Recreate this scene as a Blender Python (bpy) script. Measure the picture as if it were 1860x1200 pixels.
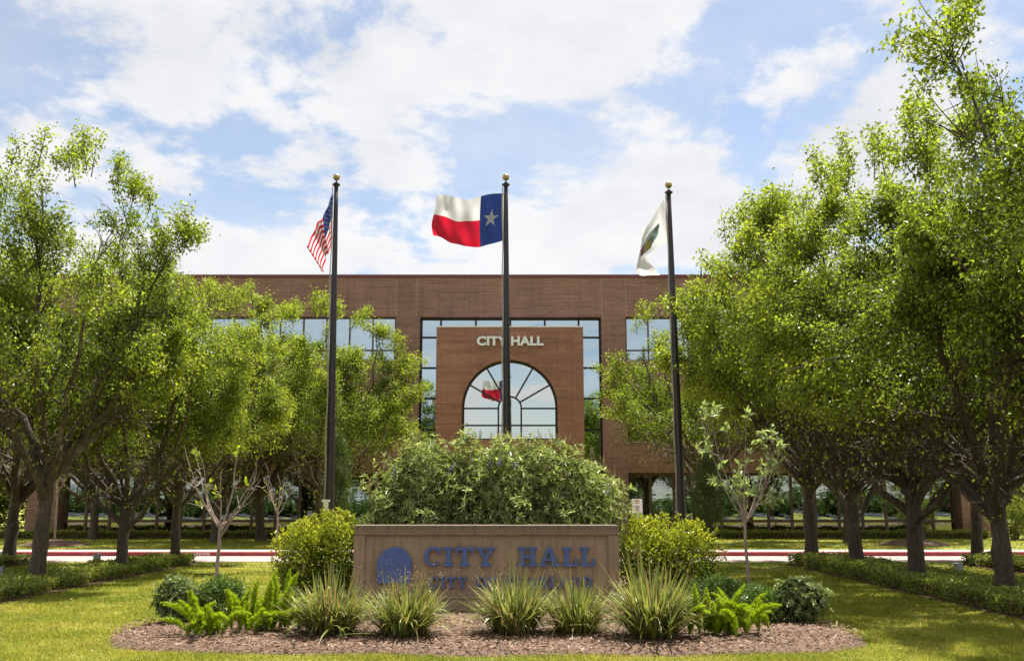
import bpy, bmesh, math, random
import numpy as np
from mathutils import Vector, Matrix

for o in list(bpy.data.objects): bpy.data.objects.remove(o)
S = bpy.context.scene
COL = S.collection
R = math.radians
PI = math.pi

# ---------------------------------------------------------------- camera, sky, sun, exposure
cam_d = bpy.data.cameras.new('camera'); cam = bpy.data.objects.new('camera', cam_d); COL.objects.link(cam)
cam.location = (0, 0, 1.6); cam.rotation_euler = (R(90 + 9.668), 0, 0)
cam_d.sensor_width = 36; cam_d.lens = 35.0; cam_d.clip_end = 3000; cam_d.clip_start = 0.1
S.camera = cam
SUN_EL, SUN_AZ = 67.0, 30.0          # high, behind the building, a little to the right
W = bpy.data.worlds.new('World'); S.world = W; W.use_nodes = True
def build_sky():
    nt = W.node_tree; N = nt.nodes; L = nt.links; N.clear()
    out = N.new('ShaderNodeOutputWorld'); bg = N.new('ShaderNodeBackground'); bg.inputs[1].default_value = 0.08
    sky = N.new('ShaderNodeTexSky'); sky.sky_type = 'NISHITA'; sky.sun_disc = False
    sky.sun_elevation = R(SUN_EL); sky.sun_rotation = R(SUN_AZ); sky.air_density = 1.0; sky.dust_density = 0.6; sky.ozone_density = 1.2
    tc = N.new('ShaderNodeTexCoord'); sep = N.new('ShaderNodeSeparateXYZ'); L.new(tc.outputs['Generated'], sep.inputs[0])
    def m(op, a, b=None, c=None):
        n = N.new('ShaderNodeMath'); n.operation = op
        for i, v in enumerate((a, b, c)):
            if v is None: continue
            if isinstance(v, (int, float)): n.inputs[i].default_value = v
            else: L.new(v, n.inputs[i])
        return n.outputs[0]
    zz = m('ADD', m('MAXIMUM', sep.outputs[2], 0.0), 0.30)
    cx = m('DIVIDE', sep.outputs[0], zz); cy = m('DIVIDE', sep.outputs[1], zz)
    cmb = N.new('ShaderNodeCombineXYZ'); L.new(cx, cmb.inputs[0]); L.new(cy, cmb.inputs[1]); cmb.inputs[2].default_value = 3.35
    def noise(scale, detail, rough, dist, off=(0, 0, 0)):
        mp = N.new('ShaderNodeMapping'); mp.inputs['Location'].default_value = off; L.new(cmb.outputs[0], mp.inputs[0])
        n = N.new('ShaderNodeTexNoise'); n.inputs['Scale'].default_value = scale; n.inputs['Detail'].default_value = detail
        n.inputs['Roughness'].default_value = rough; n.inputs['Distortion'].default_value = dist
        L.new(mp.outputs[0], n.inputs['Vector']); return n.outputs[0]
    def ramp(v, a, b):
        n = N.new('ShaderNodeMapRange'); n.interpolation_type = 'SMOOTHSTEP'
        n.inputs[1].default_value = a; n.inputs[2].default_value = b; L.new(v, n.inputs[0]); return n.outputs[0]
    big = noise(0.9, 3, 0.5, 0.0, (4.0, 1.0, 0))
    puff = noise(3.1, 11, 0.60, 0.12, (20.3, 1.7, 0))
    veil = noise(1.6, 6, 0.6, 0.3, (9.1, 2.2, 0))
    v = m('ADD', puff, m('MULTIPLY', m('SUBTRACT', big, 0.5), 0.7))
    mask = ramp(v, 0.445, 0.535)
    mask2 = m('MULTIPLY', ramp(veil, 0.36, 0.68), 0.45)
    tot = m('SUBTRACT', 1.0, m('MULTIPLY', m('SUBTRACT', 1.0, mask), m('SUBTRACT', 1.0, mask2)))
    tot = m('ADD', m('MULTIPLY', tot, 0.90), 0.06)
    shade = ramp(noise(3.6, 8, 0.6, 0.1, (1.38, 7.6, 0.1)), 0.25, 0.65)
    cc = N.new('ShaderNodeMix'); cc.data_type = 'RGBA'; L.new(shade, cc.inputs[0])
    cc.inputs[6].default_value = (4.35, 4.45, 4.7, 1); cc.inputs[7].default_value = (5.5, 5.47, 5.48, 1)
    # a paler, brighter blue: moist spring air
    sk = N.new('ShaderNodeMix'); sk.data_type = 'RGBA'; sk.blend_type = 'MULTIPLY'; sk.inputs[0].default_value = 1
    L.new(sky.outputs[0], sk.inputs[6]); sk.inputs[7].default_value = (1.04, 0.96, 0.89, 1)
    mx = N.new('ShaderNodeMix'); mx.data_type = 'RGBA'
    L.new(tot, mx.inputs[0]); L.new(sk.outputs[2], mx.inputs[6]); L.new(cc.outputs[2], mx.inputs[7])
    L.new(mx.outputs[2], bg.inputs[0]); L.new(bg.outputs[0], out.inputs[0])
build_sky()
sd = bpy.data.lights.new('sun', 'SUN'); sd.energy = 5.0; sd.angle = R(0.53); sd.color = (1.0, 0.95, 0.87)
sun = bpy.data.objects.new('sun', sd); COL.objects.link(sun)
sv = Vector((math.sin(R(SUN_AZ)) * math.cos(R(SUN_EL)), math.cos(R(SUN_AZ)) * math.cos(R(SUN_EL)), math.sin(R(SUN_EL))))
sun.rotation_euler = sv.to_track_quat('Z', 'Y').to_euler(); sun.location = sv * 60
S.view_settings.view_transform = 'Standard'; S.view_settings.look = 'None'
S.view_settings.exposure = 1.15; S.view_settings.gamma = 1.0; S.view_settings.use_curve_mapping = False
S.cycles.max_bounces = 7; S.cycles.diffuse_bounces = 3; S.cycles.glossy_bounces = 3; S.cycles.transmission_bounces = 5
S.cycles.transparent_max_bounces = 6; S.cycles.use_denoising = True

# ---------------------------------------------------------------- helpers
def tag(o, label=None, cat=None, group=None, kind=None):
    if label: o['label'] = label
    if cat: o['category'] = cat
    if group: o['group'] = group
    if kind: o['kind'] = kind
    return o
def empty(name, loc=(0, 0, 0), rz=0, label=None, cat=None, group=None):
    o = bpy.data.objects.new(name, None); COL.objects.link(o); o.location = loc; o.rotation_euler = (0, 0, rz)
    o.empty_display_size = 0.2
    return tag(o, label, cat, group)
def link(name, me, parent=None, loc=(0, 0, 0)):
    o = bpy.data.objects.new(name, me); COL.objects.link(o); o.parent = parent; o.location = loc
    return o
def copy_tree(o, parent=None):
    c = o.copy(); COL.objects.link(c); c.parent = parent
    for ch in list(o.children): copy_tree(ch, c)
    return c
def npmesh(name, V, F, mats, attrs=None, mi=None, smooth=False):
    """V (n,3), F (m,k) uniform faces"""
    V = np.asarray(V, np.float32); F = np.asarray(F, np.int32); k = F.shape[1]
    me = bpy.data.meshes.new(name)
    me.vertices.add(len(V)); me.vertices.foreach_set('co', V.ravel())
    me.loops.add(F.size); me.loops.foreach_set('vertex_index', F.ravel())
    me.polygons.add(len(F)); me.polygons.foreach_set('loop_start', np.arange(len(F), dtype=np.int32) * k)
    if not isinstance(mats, (list, tuple)): mats = [mats]
    for m_ in mats: me.materials.append(m_)
    if mi is not None: me.polygons.foreach_set('material_index', np.asarray(mi, np.int32))
    me.polygons.foreach_set('use_smooth', np.full(len(F), smooth, dtype=bool))
    me.update(calc_edges=True); me.validate()
    for n_, a in (attrs or {}).items():
        at = me.attributes.new(n_, 'FLOAT', 'POINT'); at.data.foreach_set('value', np.asarray(a, np.float32))
    return me
class MB:
    """collects boxes, prisms and tubes; build() links them as ONE mesh object"""
    def __init__(s): s.v = []; s.f = []
    def add(s, V, F):
        o = len(s.v); s.v += [tuple(map(float, q)) for q in V]; s.f += [tuple(int(i) + o for i in q) for q in F]
    def box(s, x0, x1, y0, y1, z0, z1):
        s.add([(x0, y0, z0), (x1, y0, z0), (x1, y1, z0), (x0, y1, z0), (x0, y0, z1), (x1, y0, z1), (x1, y1, z1), (x0, y1, z1)],
              [(0, 3, 2, 1), (4, 5, 6, 7), (0, 1, 5, 4), (1, 2, 6, 5), (2, 3, 7, 6), (3, 0, 4, 7)])
    def prism(s, pts, y0, y1):
        """outline in x,z (counter-clockwise seen from -y) pushed from y0 (front) to y1"""
        n = len(pts); V = [(x, y0, z) for x, z in pts] + [(x, y1, z) for x, z in pts]
        F = [tuple(range(n)), tuple(range(2 * n - 1, n - 1, -1))] + [((i + 1) % n, i, i + n, (i + 1) % n + n) for i in range(n)]
        s.add(V, F)
    def tube(s, pts, rad, n=6, cap=True):
        V, F = tube(pts, rad, n); s.add(V, F)
        if cap:
            k = len(pts); o = len(s.v) - k * n
            s.f.append(tuple(o + n * (k - 1) + i for i in range(n))); s.f.append(tuple(o + n - 1 - i for i in range(n)))
    def lathe(s, prof, n=20, c=(0, 0, 0)):
        V = []; F = []
        for r, z in prof:
            for i in range(n): a = 2 * PI * i / n; V.append((c[0] + r * math.cos(a), c[1] + r * math.sin(a), c[2] + z))
        for j in range(len(prof) - 1):
            for i in range(n): F.append((j * n + i, j * n + (i + 1) % n, (j + 1) * n + (i + 1) % n, (j + 1) * n + i))
        F.append(tuple(range(n - 1, -1, -1))); F.append(tuple((len(prof) - 1) * n + i for i in range(n)))
        s.add(V, F)
    def build(s, name, mat, parent=None, smooth=False, bevel=0, loc=(0, 0, 0)):
        me = bpy.data.meshes.new(name); me.from_pydata(s.v, [], s.f); me.materials.append(mat)
        if smooth: me.polygons.foreach_set('use_smooth', np.ones(len(me.polygons), dtype=bool))
        me.update(); o = link(name, me, parent, loc)
        if bevel:
            b = o.modifiers.new('edge', 'BEVEL'); b.width = bevel; b.segments = 2; b.limit_method = 'ANGLE'
        return o
def tube(pts, rad, n=6):
    P = np.asarray(pts, float); k = len(P); r = np.broadcast_to(np.asarray(rad, float), (k,))
    T = np.gradient(P, axis=0); T /= np.linalg.norm(T, axis=1)[:, None] + 1e-9
    ref = np.array([1., 0, 0]) if abs(T[0][0]) < 0.8 else np.array([0, 1., 0])
    A = np.cross(T, ref); A /= np.linalg.norm(A, axis=1)[:, None] + 1e-9
    B = np.cross(T, A); ang = np.arange(n) * 2 * PI / n
    V = (P[:, None] + r[:, None, None] * (np.cos(ang)[None, :, None] * A[:, None] + np.sin(ang)[None, :, None] * B[:, None])).reshape(-1, 3)
    j = np.arange(k - 1)[:, None] * n; i = np.arange(n)[None]; i2 = (i + 1) % n
    F = np.stack([j + i, j + i2, j + n + i2, j + n + i], -1).reshape(-1, 4)
    return V, F
def unit(a): return a / (np.linalg.norm(a, axis=-1, keepdims=True) + 1e-9)
def leaves(rng, P, D, L, Wd, fold=0.25, up=None, upw=0.6):
    """one two-triangle folded leaf per point: base, right, tip, left"""
    n = len(P); D = unit(D); Nn = rng.normal(size=(n, 3))
    if up is not None: Nn = Nn * (1 - upw) + np.asarray(up) * upw
    Sd = unit(np.cross(D, Nn)); Nn = np.cross(Sd, D)
    L = np.broadcast_to(L, (n,))[:, None]; Wd = np.broadcast_to(Wd, (n,))[:, None]
    mid = P + D * L * 0.42 + Nn * fold * Wd
    tip = P + D * L - Nn * L * 0.12
    V = np.stack([P, mid - Sd * Wd / 2, tip, mid + Sd * Wd / 2], 1).reshape(-1, 3)
    b = np.arange(n)[:, None] * 4
    F = np.stack([b + 0, b + 1, b + 2, b + 0, b + 2, b + 3], -1).reshape(-1, 3)
    return V, F

# ---------------------------------------------------------------- materials
def mat(name):
    m = bpy.data.materials.new(name); m.use_nodes = True
    return m, m.node_tree.nodes, m.node_tree.links, m.node_tree.nodes['Principled BSDF']
def rgb(c): return (c[0], c[1], c[2], 1)
def coords(N, L, scale=(1, 1, 1), kind='Object'):
    tc = N.new('ShaderNodeTexCoord'); mp = N.new('ShaderNodeMapping'); mp.inputs['Scale'].default_value = scale
    L.new(tc.outputs[kind], mp.inputs[0]); return mp.outputs[0]
def noise_n(N, L, vec, scale, detail=4, rough=0.55):
    n = N.new('ShaderNodeTexNoise'); n.inputs['Scale'].default_value = scale; n.inputs['Detail'].default_value = detail
    n.inputs['Roughness'].default_value = rough
    if vec is not None: L.new(vec, n.inputs['Vector'])
    return n.outputs[0]
def rampc(N, L, fac, stops):
    r = N.new('ShaderNodeValToRGB'); e = r.color_ramp.elements
    while len(e) < len(stops): e.new(0.5)
    for i, (p, c) in enumerate(stops): e[i].position = p; e[i].color = rgb(c)
    L.new(fac, r.inputs[0]); return r.outputs[0]
def mixc(N, L, fac, a, b, mode='MIX'):
    n = N.new('ShaderNodeMix'); n.data_type = 'RGBA'; n.blend_type = mode
    for i, v in ((0, fac), (6, a), (7, b)):
        if isinstance(v, (int, float)): n.inputs[i].default_value = v
        elif isinstance(v, tuple): n.inputs[i].default_value = rgb(v)
        else: L.new(v, n.inputs[i])
    return n.outputs[2]
def bump(N, L, B, h, strength=0.4, dist=0.02):
    b = N.new('ShaderNodeBump'); b.inputs['Strength'].default_value = strength; b.inputs['Distance'].default_value = dist
    L.new(h, b.inputs['Height']); L.new(b.outputs[0], B.inputs['Normal'])
def plain(name, c, rough=0.5, metal=0.0, var=0.12, scale=6.0):
    m, N, L, B = mat(name); v = coords(N, L); n = noise_n(N, L, v, scale)
    L.new(rampc(N, L, n, [(0.3, tuple(x * (1 - var) for x in c)), (0.7, tuple(min(1, x * (1 + var)) for x in c))]), B.inputs['Base Color'])
    B.inputs['Roughness'].default_value = rough; B.inputs['Metallic'].default_value = metal
    return m
def leafmat(name, ca, cb, transl=0.45, rough=0.4, var=0.45, tcol=(1.5, 1.6, 0.7)):
    """ca older leaves (for pear also darkened as crown shade), cb fresh tips (vertex attribute 'tip'); each leaf differs a little"""
    m, N, L, B = mat(name)
    at = N.new('ShaderNodeAttribute'); at.attribute_name = 'tip'
    ge = N.new('ShaderNodeNewGeometry')
    c = mixc(N, L, at.outputs['Fac'], ca, cb)
    mr = N.new('ShaderNodeMapRange'); mr.inputs[3].default_value = 1 - var; mr.inputs[4].default_value = 1 + var
    L.new(ge.outputs['Random Per Island'], mr.inputs[0])
    cm = N.new('ShaderNodeVectorMath'); cm.operation = 'SCALE'; L.new(c, cm.inputs[0]); L.new(mr.outputs[0], cm.inputs['Scale'])
    L.new(cm.outputs[0], B.inputs['Base Color']); B.inputs['Roughness'].default_value = rough
    B.inputs['Specular IOR Level'].default_value = 0.32
    tr = N.new('ShaderNodeBsdfTranslucent')
    L.new(mixc(N, L, 1.0, cm.outputs[0], tcol, 'MULTIPLY'), tr.inputs[0])
    mx = N.new('ShaderNodeMixShader'); mx.inputs[0].default_value = transl
    L.new(B.outputs[0], mx.inputs[1]); L.new(tr.outputs[0], mx.inputs[2])
    L.new(mx.outputs[0], N['Material Output'].inputs[0])
    return m
def brickmat(name, c1, c2, mortar, soldier=False, bw=0.21, bh=0.075):
    m, N, L, B = mat(name)
    tc = N.new('ShaderNodeTexCoord'); sp = N.new('ShaderNodeSeparateXYZ'); L.new(tc.outputs['Object'], sp.inputs[0])
    ad = N.new('ShaderNodeMath'); ad.operation = 'ADD'; L.new(sp.outputs[0], ad.inputs[0]); L.new(sp.outputs[1], ad.inputs[1])
    cb = N.new('ShaderNodeCombineXYZ')
    L.new(ad.outputs[0], cb.inputs[1 if soldier else 0]); L.new(sp.outputs[2], cb.inputs[0 if soldier else 1])
    br = N.new('ShaderNodeTexBrick'); L.new(cb.outputs[0], br.inputs['Vector'])
    br.inputs['Scale'].default_value = 1; br.inputs['Mortar Size'].default_value = 0.008; br.inputs['Mortar Smooth'].default_value = 0.2
    br.inputs['Bias'].default_value = -0.1; br.inputs['Brick Width'].default_value = bw; br.inputs['Row Height'].default_value = bh
    if soldier: br.offset = 0.0; br.inputs['Brick Width'].default_value = 0.35; br.inputs['Row Height'].default_value = 0.09
    br.inputs['Color1'].default_value = rgb(c1); br.inputs['Color2'].default_value = rgb(c2); br.inputs['Mortar'].default_value = rgb(mortar)
    n1 = noise_n(N, L, tc.outputs['Object'], 0.5, 5)
    mp = N.new('ShaderNodeMapping'); mp.inputs['Scale'].default_value = (0.5, 0.5, 9); L.new(tc.outputs['Object'], mp.inputs[0])
    n2 = noise_n(N, L, mp.outputs[0], 1.0, 3)
    mp3 = N.new('ShaderNodeMapping'); mp3.inputs['Scale'].default_value = (6, 6, 0.25); L.new(tc.outputs['Object'], mp3.inputs[0])
    n3 = noise_n(N, L, mp3.outputs[0], 1.0, 3)
    c = mixc(N, L, 1.0, br.outputs[0], rampc(N, L, n1, [(0.3, (0.84, 0.82, 0.8)), (0.7, (1.14, 1.12, 1.1))]), 'MULTIPLY')
    c = mixc(N, L, 0.8, c, rampc(N, L, n2, [(0.34, (0.78, 0.76, 0.75)), (0.5, (1, 1, 1)), (0.68, (1.16, 1.13, 1.1))]), 'MULTIPLY')
    c = mixc(N, L, 0.55, c, rampc(N, L, n3, [(0.34, (0.80, 0.78, 0.78)), (0.5, (1, 1, 1)), (0.7, (1.1, 1.1, 1.08))]), 'MULTIPLY')
    L.new(c, B.inputs['Base Color']); B.inputs['Roughness'].default_value = 0.85
    inv = N.new('ShaderNodeMath'); inv.operation = 'SUBTRACT'; inv.inputs[0].default_value = 1; L.new(br.outputs['Fac'], inv.inputs[1])
    bump(N, L, B, inv.outputs[0], 0.5, 0.006)
    return m
M = {}
M['brick'] = brickmat('brick', (0.305, 0.157, 0.12), (0.23, 0.116, 0.089), (0.35, 0.245, 0.19))
M['brick_red'] = brickmat('brick_entrance', (0.335, 0.152, 0.098), (0.27, 0.12, 0.077), (0.37, 0.225, 0.15))
M['soldier'] = brickmat('brick_soldier', (0.31, 0.168, 0.115), (0.25, 0.133, 0.092), (0.22, 0.126, 0.09), soldier=True)
M['coping'] = plain('red_coping', (0.16, 0.03, 0.035), 0.4)
M['frame'] = plain('bronze_frame', (0.032, 0.02, 0.014), 0.4, 0.4)
M['mullion'] = plain('brown_mullion', (0.13, 0.07, 0.045), 0.45, 0.1)
M['letter_grey'] = plain('brushed_letter', (0.82, 0.82, 0.84), 0.4, 0.0)
M['sealant'] = plain('joint_sealant', (0.42, 0.31, 0.23), 0.8)
def glassmat(name, tint, wav):
    m, N, L, B = mat(name); B.inputs['Metallic'].default_value = 1.0; B.inputs['Base Color'].default_value = rgb(tint)
    B.inputs['Roughness'].default_value = 0.012
    v = coords(N, L, (0.5, 0.5, 1.8)); n = noise_n(N, L, v, 1.3, 3); bump(N, L, B, n, wav, 0.01)
    return m
M['glass'] = glassmat('mirror_glass_ground', (0.37, 0.42, 0.43), 0.16)
M['glass_up'] = glassmat('mirror_glass_upper', (0.45, 0.56, 0.62), 0.05)
M['glass_low'] = glassmat('mirror_glass_ground_dimmed', (0.20, 0.205, 0.18), 0.16)  # same glass, with the shade of the mirrored lawn put into its tint
M['glass_arch'] = glassmat('mirror_glass_arch', (0.60, 0.63, 0.62), 0.07)
def concrete_sign():
    m, N, L, B = mat('weathered_tan_concrete'); v = coords(N, L)
    n1 = noise_n(N, L, v, 3.0, 7, 0.65); n2 = noise_n(N, L, coords(N, L, (16, 16, 0.7)), 1.0, 5, 0.6); n3 = noise_n(N, L, v, 90, 2)
    c = rampc(N, L, n1, [(0.28, (0.27, 0.185, 0.115)), (0.72, (0.36, 0.255, 0.165))])
    c = mixc(N, L, 0.4, c, rampc(N, L, n2, [(0.36, (0.55, 0.5, 0.46)), (0.52, (1, 1, 1)), (0.72, (1.12, 1.1, 1.05))]), 'MULTIPLY')
    sp = N.new('ShaderNodeSeparateXYZ'); tc = N.new('ShaderNodeTexCoord'); L.new(tc.outputs['Object'], sp.inputs[0])
    ad = N.new('ShaderNodeMath'); ad.operation = 'MULTIPLY_ADD'; ad.inputs[1].default_value = 0.45; L.new(n2, ad.inputs[0]); L.new(sp.outputs[2], ad.inputs[2])
    grime = N.new('ShaderNodeMapRange'); grime.inputs[1].default_value = 1.27; grime.inputs[2].default_value = 1.55; L.new(ad.outputs[0], grime.inputs[0])
    c = mixc(N, L, grime.outputs[0], c, (0.10, 0.075, 0.055))
    c = mixc(N, L, 0.4, c, rampc(N, L, n3, [(0.35, (0.8, 0.8, 0.8)), (0.65, (1.15, 1.15, 1.15))]), 'MULTIPLY')
    L.new(c, B.inputs['Base Color']); B.inputs['Roughness'].default_value = 0.9; bump(N, L, B, n3, 0.35, 0.004)
    return m
M['sign'] = concrete_sign()
M['sign_blue'] = plain('faded_blue_paint', (0.075, 0.12, 0.30), 0.5, 0, 0.10, 5)
M['bark'] = None
def barkmat(name, c1, c2, c3):
    m, N, L, B = mat(name); v = coords(N, L, (9, 9, 2.0)); n = noise_n(N, L, v, 2.2, 7, 0.65); n2 = noise_n(N, L, coords(N, L), 2.3, 5, 0.6)
    c = rampc(N, L, n, [(0.3, c1), (0.62, c2)])
    k = N.new('ShaderNodeMapRange'); k.inputs[1].default_value = 0.55; k.inputs[2].default_value = 0.68; L.new(n2, k.inputs[0])
    c = mixc(N, L, k.outputs[0], c, c3)
    L.new(c, B.inputs['Base Color']); B.inputs['Roughness'].default_value = 0.9; bump(N, L, B, n, 0.9, 0.03)
    return m
M['bark'] = barkmat('pear_bark', (0.038, 0.028, 0.021), (0.115, 0.082, 0.06), (0.19, 0.15, 0.115))
M['twig'] = barkmat('pale_sapling_bark', (0.20, 0.15, 0.12), (0.38, 0.29, 0.24), (0.42, 0.34, 0.29))
M['pear'] = leafmat('pear_leaf', (0.11, 0.145, 0.02), (0.295, 0.33, 0.048), 0.46, 0.42, 0.6, (1.35, 1.5, 0.6))  # inner leaves darkened too: crown shade put into their colour
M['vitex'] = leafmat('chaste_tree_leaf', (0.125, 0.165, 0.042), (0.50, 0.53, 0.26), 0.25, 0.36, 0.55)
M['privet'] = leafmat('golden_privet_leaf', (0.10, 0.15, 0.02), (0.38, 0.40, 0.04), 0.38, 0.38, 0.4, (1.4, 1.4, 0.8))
M['box'] = leafmat('box_leaf', (0.06, 0.11, 0.025), (0.16, 0.23, 0.06), 0.25, 0.35, 0.4)
M['pitto'] = leafmat('pittosporum_leaf', (0.075, 0.11, 0.035), (0.34, 0.38, 0.19), 0.25, 0.35, 0.4)
M['jasmine'] = leafmat('ground_cover_leaf', (0.13, 0.17, 0.026), (0.40, 0.42, 0.10), 0.3, 0.35, 0.5)
M['dark_leaf'] = leafmat('evergreen_leaf', (0.05, 0.085, 0.02), (0.09, 0.13, 0.03), 0.3, 0.4, 0.4)
M['fern'] = leafmat('foxtail_fern_needle', (0.12, 0.20, 0.014), (0.42, 0.50, 0.03), 0.45, 0.45, 0.3, (1.3, 1.4, 0.6))
M['sapleaf'] = leafmat('pale_young_leaf', (0.20, 0.25, 0.11), (0.36, 0.41, 0.22), 0.35, 0.36, 0.3)
M['yleaf'] = leafmat('fresh_yellow_leaf', (0.26, 0.32, 0.03), (0.36, 0.42, 0.04), 0.45, 0.4, 0.3)
M['dry'] = leafmat('dry_seed_head', (0.27, 0.19, 0.09), (0.42, 0.31, 0.16), 0.3, 0.7, 0.4, (1, 1, 1))
M['lilac'] = leafmat('lilac_floret', (0.25, 0.2, 0.42), (0.40, 0.34, 0.6), 0.3, 0.6, 0.3, (1, 1, 1))
M['flower'] = leafmat('pink_floret', (0.42, 0.06, 0.13), (0.5, 0.1, 0.2), 0.3, 0.6, 0.3, (1, 1, 1))
def bladeM():
    m, N, L, B = mat('variegated_strap_leaf')
    a = N.new('ShaderNodeAttribute'); a.attribute_name = 'side'; t = N.new('ShaderNodeAttribute'); t.attribute_name = 'tip'
    ge = N.new('ShaderNodeNewGeometry')
    ab = N.new('ShaderNodeMath'); ab.operation = 'ABSOLUTE'; L.new(a.outputs['Fac'], ab.inputs[0])
    st = N.new('ShaderNodeMapRange'); st.inputs[1].default_value = 0.78; st.inputs[2].default_value = 0.88; L.new(ab.outputs[0], st.inputs[0])
    g = rampc(N, L, ge.outputs['Random Per Island'], [(0.0, (0.045, 0.075, 0.015)), (0.35, (0.13, 0.18, 0.025)), (0.78, (0.34, 0.39, 0.045)), (0.92, (0.36, 0.22, 0.09))])
    c = mixc(N, L, st.outputs[0], g, (0.50, 0.48, 0.20))
    br = N.new('ShaderNodeMapRange'); br.inputs[1].default_value = 0.0; br.inputs[2].default_value = 0.16; L.new(t.outputs['Fac'], br.inputs[0])
    c = mixc(N, L, br.outputs[0], (0.15, 0.09, 0.045), c)
    L.new(c, B.inputs['Base Color']); B.inputs['Roughness'].default_value = 0.38
    tr = N.new('ShaderNodeBsdfTranslucent'); L.new(c, tr.inputs[0]); mx = N.new('ShaderNodeMixShader'); mx.inputs[0].default_value = 0.3
    L.new(B.outputs[0], mx.inputs[1]); L.new(tr.outputs[0], mx.inputs[2]); L.new(mx.outputs[0], N['Material Output'].inputs[0])
    return m
M['blade'] = bladeM()
def grassM(name, blades):
    m, N, L, B = mat(name)
    v = coords(N, L); n1 = noise_n(N, L, v, 0.55, 5, 0.6); n2 = noise_n(N, L, v, 4.5, 5, 0.7)
    c = rampc(N, L, n1, [(0.3, (0.20, 0.245, 0.026)), (0.5, (0.31, 0.325, 0.042)), (0.72, (0.43, 0.40, 0.08))])
    c = mixc(N, L, 0.7, c, rampc(N, L, n2, [(0.3, (0.62, 0.72, 0.6)), (0.5, (1, 1, 1)), (0.72, (1.3, 1.16, 1.15))]), 'MULTIPLY')
    if blades:
        ge = N.new('ShaderNodeNewGeometry')
        c = mixc(N, L, 1.0, c, rampc(N, L, ge.outputs['Random Per Island'], [(0.0, (0.65, 0.7, 0.6)), (0.6, (1.1, 1.1, 1.0)), (0.88, (1.3, 1.25, 1.2)), (0.97, (1.75, 1.4, 2.6))]), 'MULTIPLY')
        tr = N.new('ShaderNodeBsdfTranslucent'); L.new(c, tr.inputs[0]); mx = N.new('ShaderNodeMixShader'); mx.inputs[0].default_value = 0.4
        L.new(B.outputs[0], mx.inputs[1]); L.new(tr.outputs[0], mx.inputs[2]); L.new(mx.outputs[0], N['Material Output'].inputs[0])
    else:
        c = mixc(N, L, 1.0, c, (0.85, 0.85, 0.85), 'MULTIPLY')
        n3 = noise_n(N, L, v, 45, 4, 0.7); bump(N, L, B, n3, 0.9, 0.05)
    L.new(c, B.inputs['Base Color']); B.inputs['Roughness'].default_value = 0.7; B.inputs['Specular IOR Level'].default_value = 0.2
    return m
M['lawn'] = grassM('lawn_soil_and_turf', False); M['grass'] = grassM('grass_blade', True)
def mulchM(name, chips):
    m, N, L, B = mat(name); v = coords(N, L); n = noise_n(N, L, v, 22, 6, 0.7)
    c = rampc(N, L, n, [(0.3, (0.065, 0.037, 0.022)), (0.7, (0.20, 0.118, 0.07))])
    if chips:
        ge = N.new('ShaderNodeNewGeometry')
        c = rampc(N, L, ge.outputs['Random Per Island'], [(0.0, (0.055, 0.03, 0.018)), (0.45, (0.155, 0.088, 0.05)), (0.85, (0.28, 0.17, 0.105)), (1.0, (0.44, 0.31, 0.21))])
    else: bump(N, L, B, n, 0.8, 0.03)
    L.new(c, B.inputs['Base Color']); B.inputs['Roughness'].default_value = 0.9
    return m
M['mulch'] = mulchM('mulch_ground', False); M['chips'] = mulchM('mulch_chip', True)
def concM(name, a, b, s=1.2):
    m, N, L, B = mat(name); v = coords(N, L); n = noise_n(N, L, v, s, 7, 0.65); n2 = noise_n(N, L, v, 60, 3)
    c = mixc(N, L, 0.35, rampc(N, L, n, [(0.3, a), (0.7, b)]), rampc(N, L, n2, [(0.3, (0.75, 0.75, 0.75)), (0.7, (1.2, 1.2, 1.2))]), 'MULTIPLY')
    L.new(c, B.inputs['Base Color']); B.inputs['Roughness'].default_value = 0.95; B.inputs['Specular IOR Level'].default_value = 0.12; bump(N, L, B, n2, 0.3, 0.004)
    return m
M['road'] = concM('concrete_drive', (0.33, 0.265, 0.24), (0.42, 0.35, 0.32)); M['walk'] = concM('concrete_walk', (0.36, 0.285, 0.26), (0.46, 0.38, 0.345))
M['kerb_red'] = concM('red_kerb_paint', (0.30, 0.05, 0.065), (0.42, 0.10, 0.11), 2.5)
M['pale_conc'] = concM('pale_footing', (0.48, 0.38, 0.3), (0.6, 0.48, 0.38))
M['soil'] = concM('bed_edge_soil', (0.07, 0.04, 0.028), (0.13, 0.075, 0.05), 5)
M['white'] = plain('white_paint', (0.75, 0.74, 0.72), 0.6)
M['pole'] = plain('bronze_pole', (0.045, 0.037, 0.040), 0.38, 0.35)
M['gold'] = plain('gold_ball', (0.46, 0.32, 0.14), 0.32, 0.55)
M['rope'] = plain('rope', (0.42, 0.38, 0.34), 0.8)
M['grey_metal'] = plain('grey_fixture', (0.33, 0.33, 0.34), 0.45, 0.3)
M['dark_metal'] = plain('dark_fixture', (0.04, 0.035, 0.035), 0.5, 0.3)
def cloth(name, c, tr_=0.55):
    m, N, L, B = mat(name); v = coords(N, L); n = noise_n(N, L, v, 5, 4)
    cc = rampc(N, L, n, [(0.3, tuple(x * 0.93 for x in c)), (0.7, c)]); L.new(cc, B.inputs['Base Color']); B.inputs['Roughness'].default_value = 0.65
    t = N.new('ShaderNodeBsdfTranslucent'); L.new(cc, t.inputs[0]); mx = N.new('ShaderNodeMixShader'); mx.inputs[0].default_value = tr_
    L.new(B.outputs[0], mx.inputs[1]); L.new(t.outputs[0], mx.inputs[2]); L.new(mx.outputs[0], N['Material Output'].inputs[0])
    return m
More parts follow.
